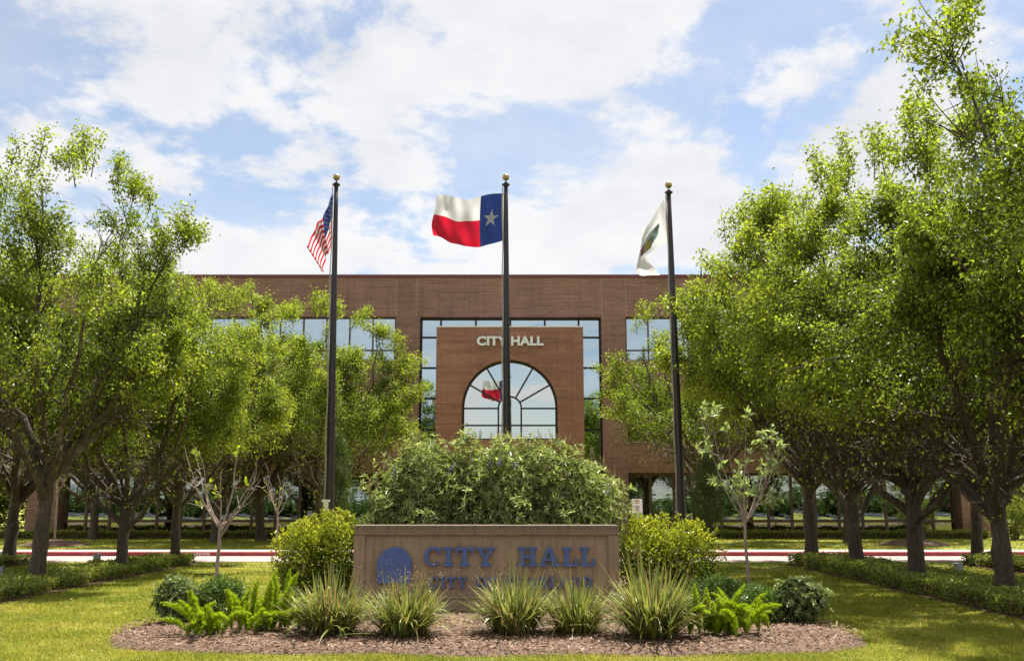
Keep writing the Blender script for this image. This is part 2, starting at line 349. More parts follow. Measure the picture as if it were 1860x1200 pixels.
M['c_white'] = cloth('white_cloth', (0.80, 0.78, 0.77)); M['c_red'] = cloth('red_cloth', (0.60, 0.012, 0.035)); M['c_blue'] = cloth('blue_cloth', (0.013, 0.03, 0.13))
M['c_teal'] = cloth('teal_print', (0.36, 0.62, 0.60)); M['c_yellow'] = cloth('yellow_print', (0.75, 0.58, 0.15)); M['c_crimson'] = cloth('crimson_print', (0.62, 0.05, 0.06)); M['c_grey'] = cloth('grey_green_print', (0.36, 0.45, 0.44)); M['c_navy'] = cloth('dark_teal_edge', (0.05, 0.2, 0.26))
M['green_wrap'] = plain('green_plastic', (0.03, 0.32, 0.14), 0.4)

# ---------------------------------------------------------------- ground, drive, walk
def sheet(name, x0, x1, y0, y1, z, m, nx=1, ny=1):
    mb = MB()
    for i in range(nx):
        for j in range(ny):
            a, b = x0 + (x1 - x0) * i / nx, x0 + (x1 - x0) * (i + 1) / nx; c, d = y0 + (y1 - y0) * j / ny, y0 + (y1 - y0) * (j + 1) / ny
            mb.add([(a, c, z), (b, c, z), (b, d, z), (a, d, z)], [(0, 1, 2, 3)])
    return mb.build(name, m)
tag(sheet('lawn', -700, 700, -500, 900, 0.0, M['lawn']), kind='structure')
def strip_slabs(name, y0, y1, z0, z1, m, step, gap):
    root = empty(name); tag(root, kind='structure')
    mb = MB(); mb.box(-step / 2 + gap, step / 2 - gap, y0, y1, z0, z1); me = None
    base = MB(); base.box(-70, 70, y0 + 0.01, y1 - 0.01, z0 - 0.02, z1 - 0.012); base.build('base', M['soil'], root)
    for k in range(-11, 12):
        if me is None: o = mb.build('slab', m, root, bevel=0.006); me = o.data; proto = o
        else: o = proto.copy(); COL.objects.link(o); o.parent = root
        o.location = (k * step, 0, 0)
    return root
strip_slabs('drive', 26.9, 29.46, -0.10, 0.012, M['road'], 4.5, 0.006)
strip_slabs('sidewalk', 29.66, 30.9, -0.05, 0.125, M['walk'], 1.8 * 2.5, 0.006)
tag(sheet('added_street', -300, 300, -16.5, 6.0, 0.006, concM('asphalt', (0.04, 0.04, 0.042), (0.065, 0.064, 0.065), 3)), kind='structure')  # added out of view so the ground floor panes mirror dark asphalt
kerb = empty('kerb'); tag(kerb, kind='structure')
mb = MB(); mb.box(-60, 60, 29.46, 29.655, -0.1, 0.13); kf = mb.build('kerb_stone', M['kerb_red'], kerb, bevel=0.03)
def text_mesh(body, size, extrude, offset=0.0, spacing=1.0):
    cu = bpy.data.curves.new('t', 'FONT'); cu.body = body; cu.size = size; cu.extrude = extrude; cu.offset = offset; cu.space_character = spacing
    cu.resolution_u = 4
    ob = bpy.data.objects.new('t', cu); COL.objects.link(ob); dg = bpy.context.evaluated_depsgraph_get()
    me = bpy.data.meshes.new_from_object(ob.evaluated_get(dg)); bpy.data.objects.remove(ob); bpy.data.curves.remove(cu)
    return me
for x in (-10.2, 8.0):
    me = text_mesh('FIRE LANE NO PARKING', 0.11, 0.001, 0.003, 1.25); me.materials.append(M['white'])
    o = link('kerb_lettering', me, kerb, (x, 29.458, 0.03)); o.rotation_euler = (R(90), 0, 0)

# ---------------------------------------------------------------- city hall
hall = empty('city_hall', (0, 46, 0), 0, 'long brown brick city hall with mirrored windows and arched entrance block', 'building')
XL, XR = -22.1, 21.9; CL, CR = -4.32, 4.19; PL, PR = -5.45, 5.32; WL, WR = -20.70, 20.46
def part(name, m, *boxes, parent=hall, bevel=0):
    mb = MB()
    for b in boxes: mb.box(*b)
    return mb.build(name, m, parent, bevel=bevel)
part('parapet', M['brick'], (XL, XR, 0, 0.5, 10.09, 11.98))
part('coping', M['coping'], (XL - 0.04, XR + 0.04, -0.05, 0.6, 11.98, 12.11))
part('roof', M['walk'], (XL + 0.1, XR - 0.1, 0.6, 27.9, 11.2, 11.4))
part('side_wall', M['brick'], (XL, XL + 0.4, 0.9, 28, 0, 11.98)); part('side_wall', M['brick'], (XR - 0.4, XR, 0.9, 28, 0, 11.98))
part('back_wall', M['brick'], (XL + 0.4, XR - 0.4, 27.6, 28, 0, 11.98))
for a, b in ((XL, WL), (PL, CL), (CR, PR), (WR, XR)):
    part('pier', M['brick'], (a, b, 0.0, 0.9, 0, 10.088))
for a, b in ((WL, PL), (PR, WR)):
    part('spandrel', M['brick'], (a, b, 0.003, 0.6, 6.48, 7.95))
    part('spandrel', M['soldier'], (a, b, 0.003, 0.9, 2.84, 4.22))
    part('sill', M['sealant'], (a, b, -0.03, 0.25, 4.221, 4.26)); part('sill', M['sealant'], (a, b, -0.03, 0.25, 7.951, 7.99))
    part('plinth', M['soldier'], (a, b, 0.55, 0.9, 0, 0.10))
for x in (-4.47, -5.45, 4.22, 5.36, -12.3, 12.3):
    part('joint', M['sealant'], (x - 0.012, x + 0.012, -0.004, 0.02, 10.15, 11.95))
rng0 = random.Random(5)
def glazing(x0, x1, z0, z1, y, nx, hbars, gm, mm, fw=0.07, xs=None, tilt=0.0016, low=None):
    """one window band: frame with mullions, every pane a sub-part"""
    mb = MB(); w = fw / 2
    xs = xs or [x0 + (x1 - x0) * i / nx for i in range(nx + 1)]; zs = [z0] + list(hbars) + [z1]
    for i, x in enumerate(xs):
        a = x if i == 0 else x - w; b = x if i == len(xs) - 1 else x + w
        if i == 0: b = x + fw
        if i == len(xs) - 1: a = x - fw
        mb.box(a, b, y - 0.06, y + 0.06, z0, z1)
    for z in zs:
        a, b = z - w, z + w
        if z == z0: a, b = z0, z0 + fw
        if z == z1: a, b = z1 - fw, z1
        for i in range(len(xs) - 1): mb.box(xs[i] + w + 0.001, xs[i + 1] - w - 0.001, y - 0.05, y + 0.05, a, b)
    fr = mb.build('window', mm, hall); cache = {}
    for j in range(len(zs) - 1):
        for i in range(len(xs) - 1):
            pw, ph = round(xs[i + 1] - xs[i], 3), round(zs[j + 1] - zs[j], 3)
            if (pw, ph) not in cache:
                q = MB(); q.box(-pw / 2 + 0.01, pw / 2 - 0.01, -0.006, 0.006, -ph / 2 + 0.01, ph / 2 - 0.01); o = q.build('pane', low if low and j == 0 else gm, fr); cache[(pw, ph)] = o
            else:
                o = cache[(pw, ph)].copy(); COL.objects.link(o)
            o.location = ((xs[i] + xs[i + 1]) / 2, y, (zs[j] + zs[j + 1]) / 2)
            o.rotation_euler = (rng0.gauss(0, tilt), 0, rng0.gauss(0, tilt))
    return fr
for a, b in ((WL, PL), (PR, WR)):
    glazing(a, b, 8.0, 10.085, 0.22, 14, [8.52], M['glass_up'], M['mullion'])
    glazing(a, b, 4.26, 6.478, 0.22, 14, [4.86], M['glass_up'], M['mullion'])
    glazing(a, b, 0.10, 2.838, 0.62, 14, [0.66], M['glass'], M['mullion'], 0.12, None, 0.0028, M['glass_low'])
glazing(CL, CR, 0.0, 10.085, 0.45, 0, [1.9, 3.4, 4.83, 6.28, 7.72, 9.17], M['glass_up'], M['frame'], 0.09, [CL, -3.36, -1.71, -0.08, 1.55, 3.15, CR])
part('floor_slab', M['soldier'], (XL + 0.5, XR - 0.5, 0.95, 27.5, 2.9, 3.1))
# entrance block with the arch
BX0, BX1, BZ, BF, BB = -3.46, 3.26, 9.42, -1.0, 0.38
ACX, AR, ASZ, AB, ARD = -0.10, 2.17, 5.74, 4.28, 0.42
def block_wall():
    mb = MB(); n = 40
    arc = [(ACX + AR * math.cos(PI - PI * i / n), ASZ + AR * math.sin(PI - PI * i / n)) for i in range(n + 1)]
    def q(a, b, c, d): mb.add([(p[0], BF, p[1]) for p in (a, b, c, d)], [(0, 1, 2, 3)])
    l, r = ACX - AR, ACX + AR; dz = 2.6; dl, dr = ACX - 1.5, ACX + 1.5
    q((BX0, 0), (l, 0), (l, BZ), (BX0, BZ)); q((r, 0), (BX1, 0), (BX1, BZ), (r, BZ))
    q((l, dz), (r, dz), (r, AB), (l, AB)); q((l, 0), (dl, 0), (dl, dz), (l, dz)); q((dr, 0), (r, 0), (r, dz), (dr, dz))
    for i in range(n): q(arc[i], arc[i + 1], (arc[i + 1][0], BZ), (arc[i][0], BZ))
    y2 = BF + ARD
    for i in range(n): a, b = arc[i], arc[i + 1]; mb.add([(a[0], BF, a[1]), (a[0], y2, a[1]), (b[0], y2, b[1]), (b[0], BF, b[1])], [(0, 1, 2, 3)])
    def rev(a, b): mb.add([(a[0], BF, a[1]), (b[0], BF, b[1]), (b[0], y2, b[1]), (a[0], y2, a[1])], [(0, 1, 2, 3)])
    rev((l, AB), (l, ASZ)); rev((r, ASZ), (r, AB)); rev((r, AB), (l, AB)); rev((dl, 0), (dl, dz)); rev((dl, dz), (dr, dz)); rev((dr, dz), (dr, 0))
    for x in (BX0, BX1): mb.add([(x, BF, 0), (x, BB, 0), (x, BB, BZ), (x, BF, BZ)], [(0, 1, 2, 3)])
    mb.add([(BX0, BF, BZ), (BX1, BF, BZ), (BX1, BB, BZ), (BX0, BB, BZ)], [(0, 1, 2, 3)])
    return mb.build('entrance_wall', M['brick_red'], hall)
block_wall()
part('entrance_coping', M['letter_grey'], (BX0 - 0.02, BX1 + 0.02, BF - 0.02, BB, BZ + 0.002, BZ + 0.05))
mb = MB()                                                  # radial bricks round the arch, a few millimetres proud
nv = 74
for i in range(nv):
    a0 = PI * (i + 0.06) / nv; a1 = PI * (i + 0.94) / nv
    for r0, r1 in ((AR + 0.004, AR + 0.20), (AR + 0.21, AR + 0.40)):
        mb.prism([(ACX + r0 * math.cos(a0), ASZ + r0 * math.sin(a0)), (ACX + r1 * math.cos(a0), ASZ + r1 * math.sin(a0)), (ACX + r1 * math.cos(a1), ASZ + r1 * math.sin(a1)), (ACX + r0 * math.cos(a1), ASZ + r0 * math.sin(a1))], BF - 0.006, BF + 0.01)
tag(mb.build('arch_bricks', M['brick_red'], hall), kind='stuff')
def arch_window():
    y = BF + ARD - 0.08; mb = MB(); n = 40; fw = 0.075
    def ring(r0, r1, y0, y1, k=n):
        for i in range(k):
            a0, a1 = PI * i / k, PI * (i + 1) / k
            mb.prism([(ACX + r0 * math.cos(a0), ASZ + r0 * math.sin(a0)), (ACX + r1 * math.cos(a0), ASZ + r1 * math.sin(a0)), (ACX + r1 * math.cos(a1), ASZ + r1 * math.sin(a1)), (ACX + r0 * math.cos(a1), ASZ + r0 * math.sin(a1))], y0, y1)
    ri = 0.52; ring(AR - 0.10, AR - 0.002, y - 0.05, y + 0.05); ring(ri - fw / 2, ri + fw / 2, y - 0.045, y + 0.045, 20)
    for d in (30, 60, 120, 150):
        a = R(d); ca, sa = math.cos(a), math.sin(a); w = fw / 2
        p = [(ri + fw / 2, -w), (AR - 0.1, -w), (AR - 0.1, w), (ri + fw / 2, w)]
        mb.prism([(ACX + u * ca - v * sa, ASZ + u * sa + v * ca) for u, v in p], y - 0.042, y + 0.042)
    mb.box(ACX - AR + 0.002, ACX - AR + 0.10, y - 0.05, y + 0.05, AB, ASZ); mb.box(ACX + AR - 0.10, ACX + AR - 0.002, y - 0.05, y + 0.05, AB, ASZ)
    for x in (-ri, ri): mb.box(ACX + x - fw / 2, ACX + x + fw / 2, y - 0.048, y + 0.048, AB, ASZ)
    for z in (AB + 0.04, 4.95, ASZ - 0.02):
        for a, b in ((-AR + 0.10, -ri - fw / 2), (-ri + fw / 2, ri - fw / 2), (ri + fw / 2, AR - 0.10)):
            if z > 5.5 and a == -ri + fw / 2: continue
            mb.box(ACX + a, ACX + b, y - 0.04, y + 0.04, z - fw / 2, z + fw / 2)
    fr = mb.build('arched_window', M['frame'], hall)
    def pane(pts):
        q = MB(); q.prism(pts, y - 0.005, y + 0.005); o = q.build('pane', M['glass_arch'], fr); o.rotation_euler = (rng0.gauss(0, 0.0008), 0, rng0.gauss(0, 0.0008))
    for d0, d1 in ((0, 30), (30, 60), (60, 120), (120, 150), (150, 180)):
        k = max(4, (d1 - d0) // 5); A = [R(d0 + (d1 - d0) * i / k) for i in range(k + 1)]
        pane([(ACX + (AR - 0.05) * math.cos(a), ASZ + (AR - 0.05) * math.sin(a)) for a in A] + [(ACX + ri * math.cos(a), ASZ + ri * math.sin(a)) for a in reversed(A)])
    pane([(ACX + (ri - 0.01) * math.cos(PI * i / 16), ASZ + (ri - 0.01) * math.sin(PI * i / 16)) for i in range(17)])
    for z0, z1 in ((AB, 4.95), (4.95, ASZ - 0.001)):
        for a, b in ((-AR + 0.05, -ri), (-ri + 0.001, ri - 0.001), (ri, AR - 0.05)): pane([(ACX + a, z0), (ACX + b, z0), (ACX + b, z1), (ACX + a, z1)])
arch_window()
for s_ in (-1, 1):                                         # the double door behind the shrubs
    mb = MB(); x0, x1 = sorted((ACX + s_ * 0.01, ACX + s_ * 1.49)); yy = BF + 0.36
    mb.box(x0, x0 + 0.1, yy - 0.03, yy + 0.03, 0.02, 2.58); mb.box(x1 - 0.1, x1, yy - 0.03, yy + 0.03, 0.02, 2.58)
    for z in (0.02, 2.45): mb.box(x0 + 0.1, x1 - 0.1, yy - 0.028, yy + 0.028, z, z + 0.13)
    d = mb.build('door', M['frame'], hall); q = MB(); q.box(x0 + 0.09, x1 - 0.09, yy - 0.005, yy + 0.005, 0.14, 2.46); q.build('pane', M['glass'], d)
    q = MB(); hx = ACX + s_ * 0.16; q.box(hx - 0.015, hx + 0.015, yy - 0.09, yy - 0.06, 0.8, 1.4); q.build('handle', M['grey_metal'], d)
def split_letters(me, name, m, parent, place):
    bm = bmesh.new(); bm.from_mesh(me); todo = set(bm.verts); groups = []
    while todo:
        st = [todo.pop()]; g = set(st)
        while st:
            v = st.pop()
            for e in v.link_edges:
                w = e.other_vert(v)
                if w in todo: todo.discard(w); g.add(w); st.append(w)
        groups.append(g)
    groups.sort(key=lambda g: min(v.co.x for v in g))
    for g in groups:
        vs = list(g); ix = {v: i for i, v in enumerate(vs)}; fs = [[ix[v] for v in f.verts] for f in bm.faces if f.verts[0] in g]
        n = bpy.data.meshes.new(name); n.from_pydata([place(v.co) for v in vs], [], fs); n.materials.append(m); n.update(); link(name, n, parent)
    bm.free()
tm = text_mesh('CITY HALL', 1.0, 0.05, 0.045, 1.05)
co = np.array([v.co for v in tm.vertices]); tx0, tx1 = co[:, 0].min(), co[:, 0].max(); ty0, ty1 = co[:, 1].min(), co[:, 1].max()
split_letters(tm, 'letter', M['letter_grey'], hall, lambda c: (-1.61 + (c.x - tx0) / (tx1 - tx0) * 3.05, BF - 0.085 - c.z, 8.55 + (c.y - ty0) / (ty1 - ty0) * 0.435))

# ---------------------------------------------------------------- monument sign
SY = 14.45
sign = empty('monument_sign', (-0.365, SY, 0), 0, 'weathered tan concrete monument sign with raised blue lettering', 'sign')
mb = MB(); hw = 1.885
mb.box(-hw, hw, 0.04, 0.42, 0.222, 1.25)
mb.box(-hw, hw, 0.0, 0.039, 1.11, 1.25); mb.box(-hw, -hw + 0.16, 0.0, 0.039, 0.222, 1.109); mb.box(hw - 0.155, hw, 0.0, 0.039, 0.222, 1.109); mb.box(-hw + 0.16, hw - 0.155, 0.004, 0.039, 0.222, 0.27)
mb.build('slab', M['sign'], sign, bevel=0.012)
mb = MB(); mb.box(-hw + 0.01, hw - 0.01, 0.006, 0.41, 0.0, 0.215); mb.build('base', M['sign'], sign, bevel=0.01)
mb = MB(); mb.box(-hw - 0.25, hw + 0.25, -0.22, 0.6, -0.05, 0.075); mb.build('footing', M['pale_conc'], sign, bevel=0.01)
mb = MB(); ex, ez = -1.30, 0.70
pts = [(ex + 0.245 * math.cos(a), ez + 0.245 * math.sin(a)) for a in [PI * i / 24 for i in range(25)]] + [(ex - 0.25, ez - 0.14), (ex - 0.23, ez - 0.26), (ex + 0.23, ez - 0.26), (ex + 0.25, ez - 0.14)]
mb.prism(pts[::1], -0.012, 0.039); mb.build('emblem', M['sign_blue'], sign, bevel=0.006)
def rect(x0, z0, x1, z1): return [(x0, z0), (x1, z0), (x1, z1), (x0, z1)]
def arcband(cx, cz, rx, rz, tx, tz, d0, d1, k=16):
    o = []
    for i in range(k):
        a, b = R(d0 + (d1 - d0) * i / k), R(d0 + (d1 - d0) * (i + 1) / k)
        o.append([(cx + (rx - tx) * math.cos(a), cz + (rz - tz) * math.sin(a)), (cx + rx * math.cos(a), cz + rz * math.sin(a)), (cx + rx * math.cos(b), cz + rz * math.sin(b)), (cx + (rx - tx) * math.cos(b), cz + (rz - tz) * math.sin(b))])
    return o
SF, ST = 0.13, 0.24                                        # slab serif thickness, stem width
GL = {
 'I': (0.52, [rect(0.14, SF, 0.38, 1 - SF), rect(0, 0, 0.52, SF), rect(0, 1 - SF, 0.52, 1)]),
 'T': (0.92, [rect(0.34, SF, 0.58, 1 - 0.16), rect(0.2, 0, 0.72, SF), rect(0, 0.84, 0.92, 1), rect(0, 0.64, 0.12, 0.84), rect(0.80, 0.64, 0.92, 0.84)]),
 'L': (0.80, [rect(0.12, SF, 0.36, 1 - SF), rect(0, 0, 0.80, SF), rect(0, 1 - SF, 0.5, 1), rect(0.67, SF, 0.80, 0.38)]),
 'H': (1.0, [rect(0.12, SF, 0.35, 1 - SF), rect(0.65, SF, 0.88, 1 - SF), rect(0, 0, 0.46, SF), rect(0, 1 - SF, 0.46, 1), rect(0.54, 0, 1, SF), rect(0.54, 1 - SF, 1, 1), rect(0.35, 0.43, 0.65, 0.57)]),
 'Y': (1.0, [rect(0.38, SF, 0.62, 0.42), rect(0.24, 0, 0.76, SF), [(0.38, 0.42), (0.5, 0.42), (0.5, 0.56), (0.34, 1 - SF), (0.1, 1 - SF)], [(0.5, 0.42), (0.62, 0.42), (0.9, 1 - SF), (0.7, 1 - SF), (0.5, 0.56)], rect(0, 1 - SF, 0.44, 1), rect(0.58, 1 - SF, 1, 1)]),
 'A': (1.06, [[(0.1, SF), (0.24, SF), (0.57, 1), (0.42, 1)], [(0.66, SF), (0.93, SF), (0.64, 1), (0.571, 1), (0.49, 0.79)], rect(0, 0, 0.38, SF), rect(0.58, 0, 1.06, SF), rect(0.33, 0.30, 0.64, 0.42)]),
 'C': (0.90, arcband(0.48, 0.5, 0.48, 0.52, 0.22, 0.13, 48, 318, 22) + [rect(0.74, 0.62, 0.87, 1.0)]),
 'O': (0.98, arcband(0.49, 0.5, 0.49, 0.52, 0.22, 0.13, 0, 360, 28)),
 'F': (0.84, [rect(0.12, SF, 0.36, 1 - SF), rect(0, 0, 0.5, SF), rect(0, 1 - SF, 0.84, 1), rect(0.71, 0.66, 0.84, 1 - SF), rect(0.36, 0.43, 0.62, 0.57)]),
 'E': (0.86, [rect(0.12, SF, 0.36, 1 - SF), rect(0, 0, 0.86, SF), rect(0, 1 - SF, 0.84, 1), rect(0.71, 0.66, 0.84, 1 - SF), rect(0.73, SF, 0.86, 0.36), rect(0.36, 0.43, 0.62, 0.57)]),
 'P': (0.86, [rect(0.12, SF, 0.36, 1 - SF), rect(0, 0, 0.5, SF), rect(0, 1 - SF, 0.36, 1)] + arcband(0.5, 0.70, 0.36, 0.30, 0.2, 0.13, -90, 90, 12) + [rect(0.36, 0.87, 0.5, 1), rect(0.36, 0.40, 0.5, 0.53)]),
 'R': (0.98, [rect(0.12, SF, 0.36, 1 - SF), rect(0, 0, 0.48, SF), rect(0, 1 - SF, 0.36, 1)] + arcband(0.5, 0.72, 0.36, 0.28, 0.2, 0.13, -90, 90, 12) + [rect(0.36, 0.87, 0.5, 1), rect(0.36, 0.44, 0.5, 0.57), [(0.44, 0.44), (0.68, 0.44), (0.9, SF), (0.66, SF)], rect(0.6, 0, 0.98, SF)]),
 'N': (1.04, [rect(0.12, SF, 0.28, 1 - SF), rect(0, 0, 0.42, SF), rect(0, 1 - SF, 0.28, 1), [(0.28, 0.75), (0.76, 0.0), (0.92, 0.0), (0.92, 0.1), (0.28, 1)], rect(0.78, 0.26, 0.92, 1 - SF), rect(0.64, 1 - SF, 1.04, 1)]),
 'D': (0.98, [rect(0.12, SF, 0.36, 1 - SF), rect(0, 0, 0.48, SF), rect(0, 1 - SF, 0.48, 1)] + arcband(0.48, 0.5, 0.5, 0.5, 0.23, 0.13, -90, 90, 16)),
}
def serif_word(txt, x0, x1, z0, h, gap, word):
    adv = sum((word if c == ' ' else GL[c][0] + gap) for c in txt) - gap; sx = (x1 - x0) / adv; x = 0
    for c in txt:
        if c == ' ': x += word; continue
        mb = MB()
        for i, poly in enumerate(GL[c][1]):
            mb.prism([(x0 + (x + px) * sx, z0 + pz * h) for px, pz in poly], -0.004 - 0.0012 * (i % 7), 0.038)
        mb.build('letter', M['sign_blue'], sign); x += GL[c][0] + gap
serif_word('CITY HALL', -0.885, 1.545, 0.68, 0.262, 0.12, 1.05)
serif_word('CITY OF PEARLAND', -0.80, 1.50, 0.385, 0.145, 0.16, 0.85)

# ---------------------------------------------------------------- flagpoles and flags
def flagpole(base, top, label):
    b = Vector(base); t = Vector(top)
    root = empty('flagpole', base, 0, label, 'flagpole', 'flagpoles before the entrance'); rel = t - b; h = rel.z - 0.22
    mb = MB(); n = 14; pts = [(rel.x * i / n, rel.y * i / n, -0.05 + (h + 0.05) * i / n) for i in range(n + 1)]
    mb.tube(pts, [0.115 - 0.062 * (i / n) ** 1.3 for i in range(n + 1)], 20); mb.build('shaft', M['pole'], root, True)
    mb = MB(); mb.lathe([(0.055, -0.05), (0.06, -0.02), (0.10, 0.0), (0.105, 0.03), (0.06, 0.05), (0.045, 0.08), (0.015, 0.09), (0.012, 0.16)], 18, (rel.x, rel.y, h)); mb.build('truck', M['pole'], root, True)
    mb = MB(); r = 0.092; mb.lathe([(max(0.004, r * math.sin(PI * i / 14)), -r * math.cos(PI * i / 14)) for i in range(15)], 24, (rel.x, rel.y, h + 0.22)); mb.build('ball', M['gold'], root, True)
    mb = MB(); rr = random.Random(base[0]); k = 30
    for off in (0.10, 0.118):
        mb.tube([(rel.x * i / k - off * (1.25 - 0.45 * i / k) * 0.95 + 0.012 * math.sin(i * 0.9 + off * 40), rel.y * i / k - 0.06, 1.2 + (h - 1.25) * i / k) for i in range(k + 1)], 0.009, 4)
    mb.build('halyard', M['rope'], root)
    mb = MB(); mb.box(-0.15, -0.10, -0.06, 0.06, 1.3, 1.34); mb.box(-0.17, -0.145, -0.09, 0.09, 1.30, 1.33); mb.build('cleat', M['grey_metal'], root)
    mb = MB(); mb.lathe([(0.26, -0.02), (0.26, 0.05), (0.18, 0.09), (0.125, 0.11)], 24); mb.build('collar', M['pole'], root, True)
    return root
fp1 = flagpole((-4.50, 25, 0), (-4.59, 25, 9.92), 'dark bronze flagpole with gold ball flying the striped flag')
flagpole((-0.11, 25, 0), (-0.16, 25, 9.92), 'dark bronze flagpole with gold ball between the other two flagpoles')
flagpole((4.20, 25, 0), (4.09, 25, 9.71), 'dark bronze flagpole with gold ball flying the white flag')
mb = MB(); mb.box(-0.14, -0.02, -0.15, -0.115, 1.25, 1.6); mb.box(-0.18, 0.02, -0.16, -0.118, 1.56, 1.62); mb.build('white_tag', M['white'], fp1)
def patch(name, fn, u0, u1, v0, v1, nu, nv, m, parent, eps=0.0):
    U, Vv = np.meshgrid(np.linspace(u0, u1, nu + 1), np.linspace(v0, v1, nv + 1), indexing='ij')
    P = fn(U.ravel(), Vv.ravel())
    if eps: P = P + normals(fn, U.ravel(), Vv.ravel()) * eps
    i, j = np.meshgrid(np.arange(nu), np.arange(nv), indexing='ij'); b = (i * (nv + 1) + j).ravel()
    F = np.stack([b, b + nv + 1, b + nv + 2, b + 1], -1)
    return link(name, npmesh(name, P, F, m, smooth=True), parent)
def normals(fn, U, Vv):
    e = 1e-3; du = fn(U + e, Vv) - fn(U - e, Vv); dv = fn(U, Vv + e) - fn(U, Vv - e); return unit(np.cross(du, dv))
def print_poly(name, fn, outline, m, parent, c, rings=6, eps=0.006):
    """a flat print on both faces of the cloth: outline in u,v, fan of rings about c"""
    o = np.array(outline); c = np.array(c); n = len(o)
    Vs = []; Fs = []; off = 0
    for e in (eps, -eps):
        uv = np.concatenate([c + (o - c) * (k / rings) for k in range(0, rings + 1)])
        P = fn(uv[:, 0], uv[:, 1]) + normals(fn, uv[:, 0], uv[:, 1]) * e; Vs.append(P)
        for k in range(rings):
            for i in range(n):
                a, b = k * n + i, k * n + (i + 1) % n; Fs.append((off + a, off + b, off + b + n)); Fs.append((off + a, off + b + n, off + a + n))
        off += len(P)
    return link(name, npmesh(name, np.concatenate(Vs), Fs, m, smooth=True), parent)
def star(cu, cv, ru, rv, rot=0):
    o = []
    for i in range(10):
        r = 1 if i % 2 == 0 else 0.40; a = PI / 2 + rot + i * PI / 5; o.append((cu + ru * r * math.cos(a), cv - rv * r * math.sin(a)))
    return o
st = empty('state_flag', (-0.22, 25, 9.46), 0, 'red white and blue flag with a single white star, streaming out', 'flag')
def tex(u, v):
    x = -0.03 - 1.70 * u - 0.10 * u * np.sin(3 * v) + 0.05 * np.sin(5 * v) * u * u
    y = 0.24 * u * np.sin(4.2 * u + 0.9 * v) + 0.085 * np.sin(15 * u - 4 * v) * u ** 0.7 + 0.03 * np.sin(27 * u + 5 * v) * u ** 0.6 + 0.05 * np.sin(10 * u + 9 * v) * u * v
    z = -1.22 * v - 0.06 * u * u - 0.14 * np.sin(PI * np.clip(u * 1.15, 0, 1)) * v ** 2 + 0.06 * np.sin(6.5 * u + 1) * (1 - v) + 0.16 * np.clip(u - 0.75, 0, 1) * v * 3 - 0.03
    return np.stack([x, y, z], -1)
patch('blue_panel', tex, 0, 0.33, 0, 1, 26, 44, M['c_blue'], st); patch('white_panel', tex, 0.33, 1, 0, 0.5, 54, 24, M['c_white'], st); patch('red_panel', tex, 0.33, 1, 0.5, 1, 54, 24, M['c_red'], st)
print_poly('star', tex, star(0.165, 0.5, 0.115, 0.185, 0.15), M['c_white'], st, (0.165, 0.5))
patch('heading', tex, -0.03, 0.0, 0, 1, 1, 30, M['c_white'], st)
us = empty('national_flag', (-4.66, 25, 9.42), 0, 'red and white striped flag with starred blue corner, hanging limp', 'flag')
def usf(u, v):
    k = u * (1 - v) ; l = u * v
    x = -0.74 * u * (1 - 0.58 * v) + 0.05 * np.sin(11 * u + 2.5 * v) * u + 0.025 * np.sin(26 * u + 3 * v) * (0.3 + v)
    y = 0.42 * u - 0.16 * np.sin(11 * u + 2 * v) * (0.25 + u) - 0.07 * np.sin(25 * u + 3 * v)
    z = -1.18 * v - (1.22 - 0.42 * v) * u + 0.04 * np.sin(12 * u + 1)
    return np.stack([x, y, z], -1)
for i in range(13):
    patch('stripe', usf, 0.4 if i < 7 else 0.0, 1, i / 13, (i + 1) / 13, 44 if i < 7 else 70, 4, M['c_red'] if i % 2 == 0 else M['c_white'], us)
patch('blue_corner', usf, 0, 0.4, 0, 7 / 13, 30, 24, M['c_blue'], us)
for r_ in range(9):
    for c_ in range(6 if r_ % 2 == 0 else 5):
        cu = 0.4 * (1 + 2 * c_ + (r_ % 2)) / 12; cv = 7 / 13 * (r_ + 1) / 10
        print_poly('star', usf, star(cu, cv, 0.0165, 0.031), M['c_white'], us, (cu, cv), 2, 0.005)
cf = empty('city_flag', (4.06, 25, 9.45), 0, 'white flag with teal, red and yellow emblem, hanging limp', 'flag')
def cit(u, v):
    x = -0.02 - 0.84 * np.sin(PI * (0.5 + 0.44 * v) * u) * (0.75 + 0.25 * v) + 0.04 * np.sin(9 * u + 2 * v) * u
    y = 0.22 * u - 0.07 * np.sin(9 * u + 3.0 * v) * (0.2 + u) - 0.08 * np.sin(6.5 * v - 4 * u) * u + 0.03 * np.sin(22 * u + 5 * v)
    z = -1.25 * v - 0.87 * np.sin(PI / 2 * np.clip(1.2 * u, 0, 1)) + 0.03 * np.sin(8 * u)
    return np.stack([x, y, z], -1)
patch('field', cit, 0, 1, 0, 1, 60, 44, M['c_white'], cf)
def emb(name, fn, outline, m, parent, c, rings, eps):
    e_ = lambda p: (0.29 + (p[0] - 0.53) * 0.72, 0.68 + (p[1] - 0.52) * 0.74)
    return print_poly(name, fn, [e_(p) for p in outline], m, parent, e_(c), rings, eps)
ec = (0.53, 0.46)
disc = [(ec[0] + 0.22 * math.cos(2 * PI * i / 30), ec[1] + 0.27 * math.sin(2 * PI * i / 30)) for i in range(30)]
emb('emblem_disc', cit, disc, M['c_teal'], cf, ec, 8, 0.006)
emb('emblem_cloud', cit, [(ec[0] + 0.20 * math.cos(2 * PI * i / 20) - 0.02, ec[1] - 0.12 + 0.17 * math.sin(2 * PI * i / 20)) for i in range(20)], M['c_white'], cf, (ec[0] - 0.02, ec[1] - 0.12), 5, 0.009)
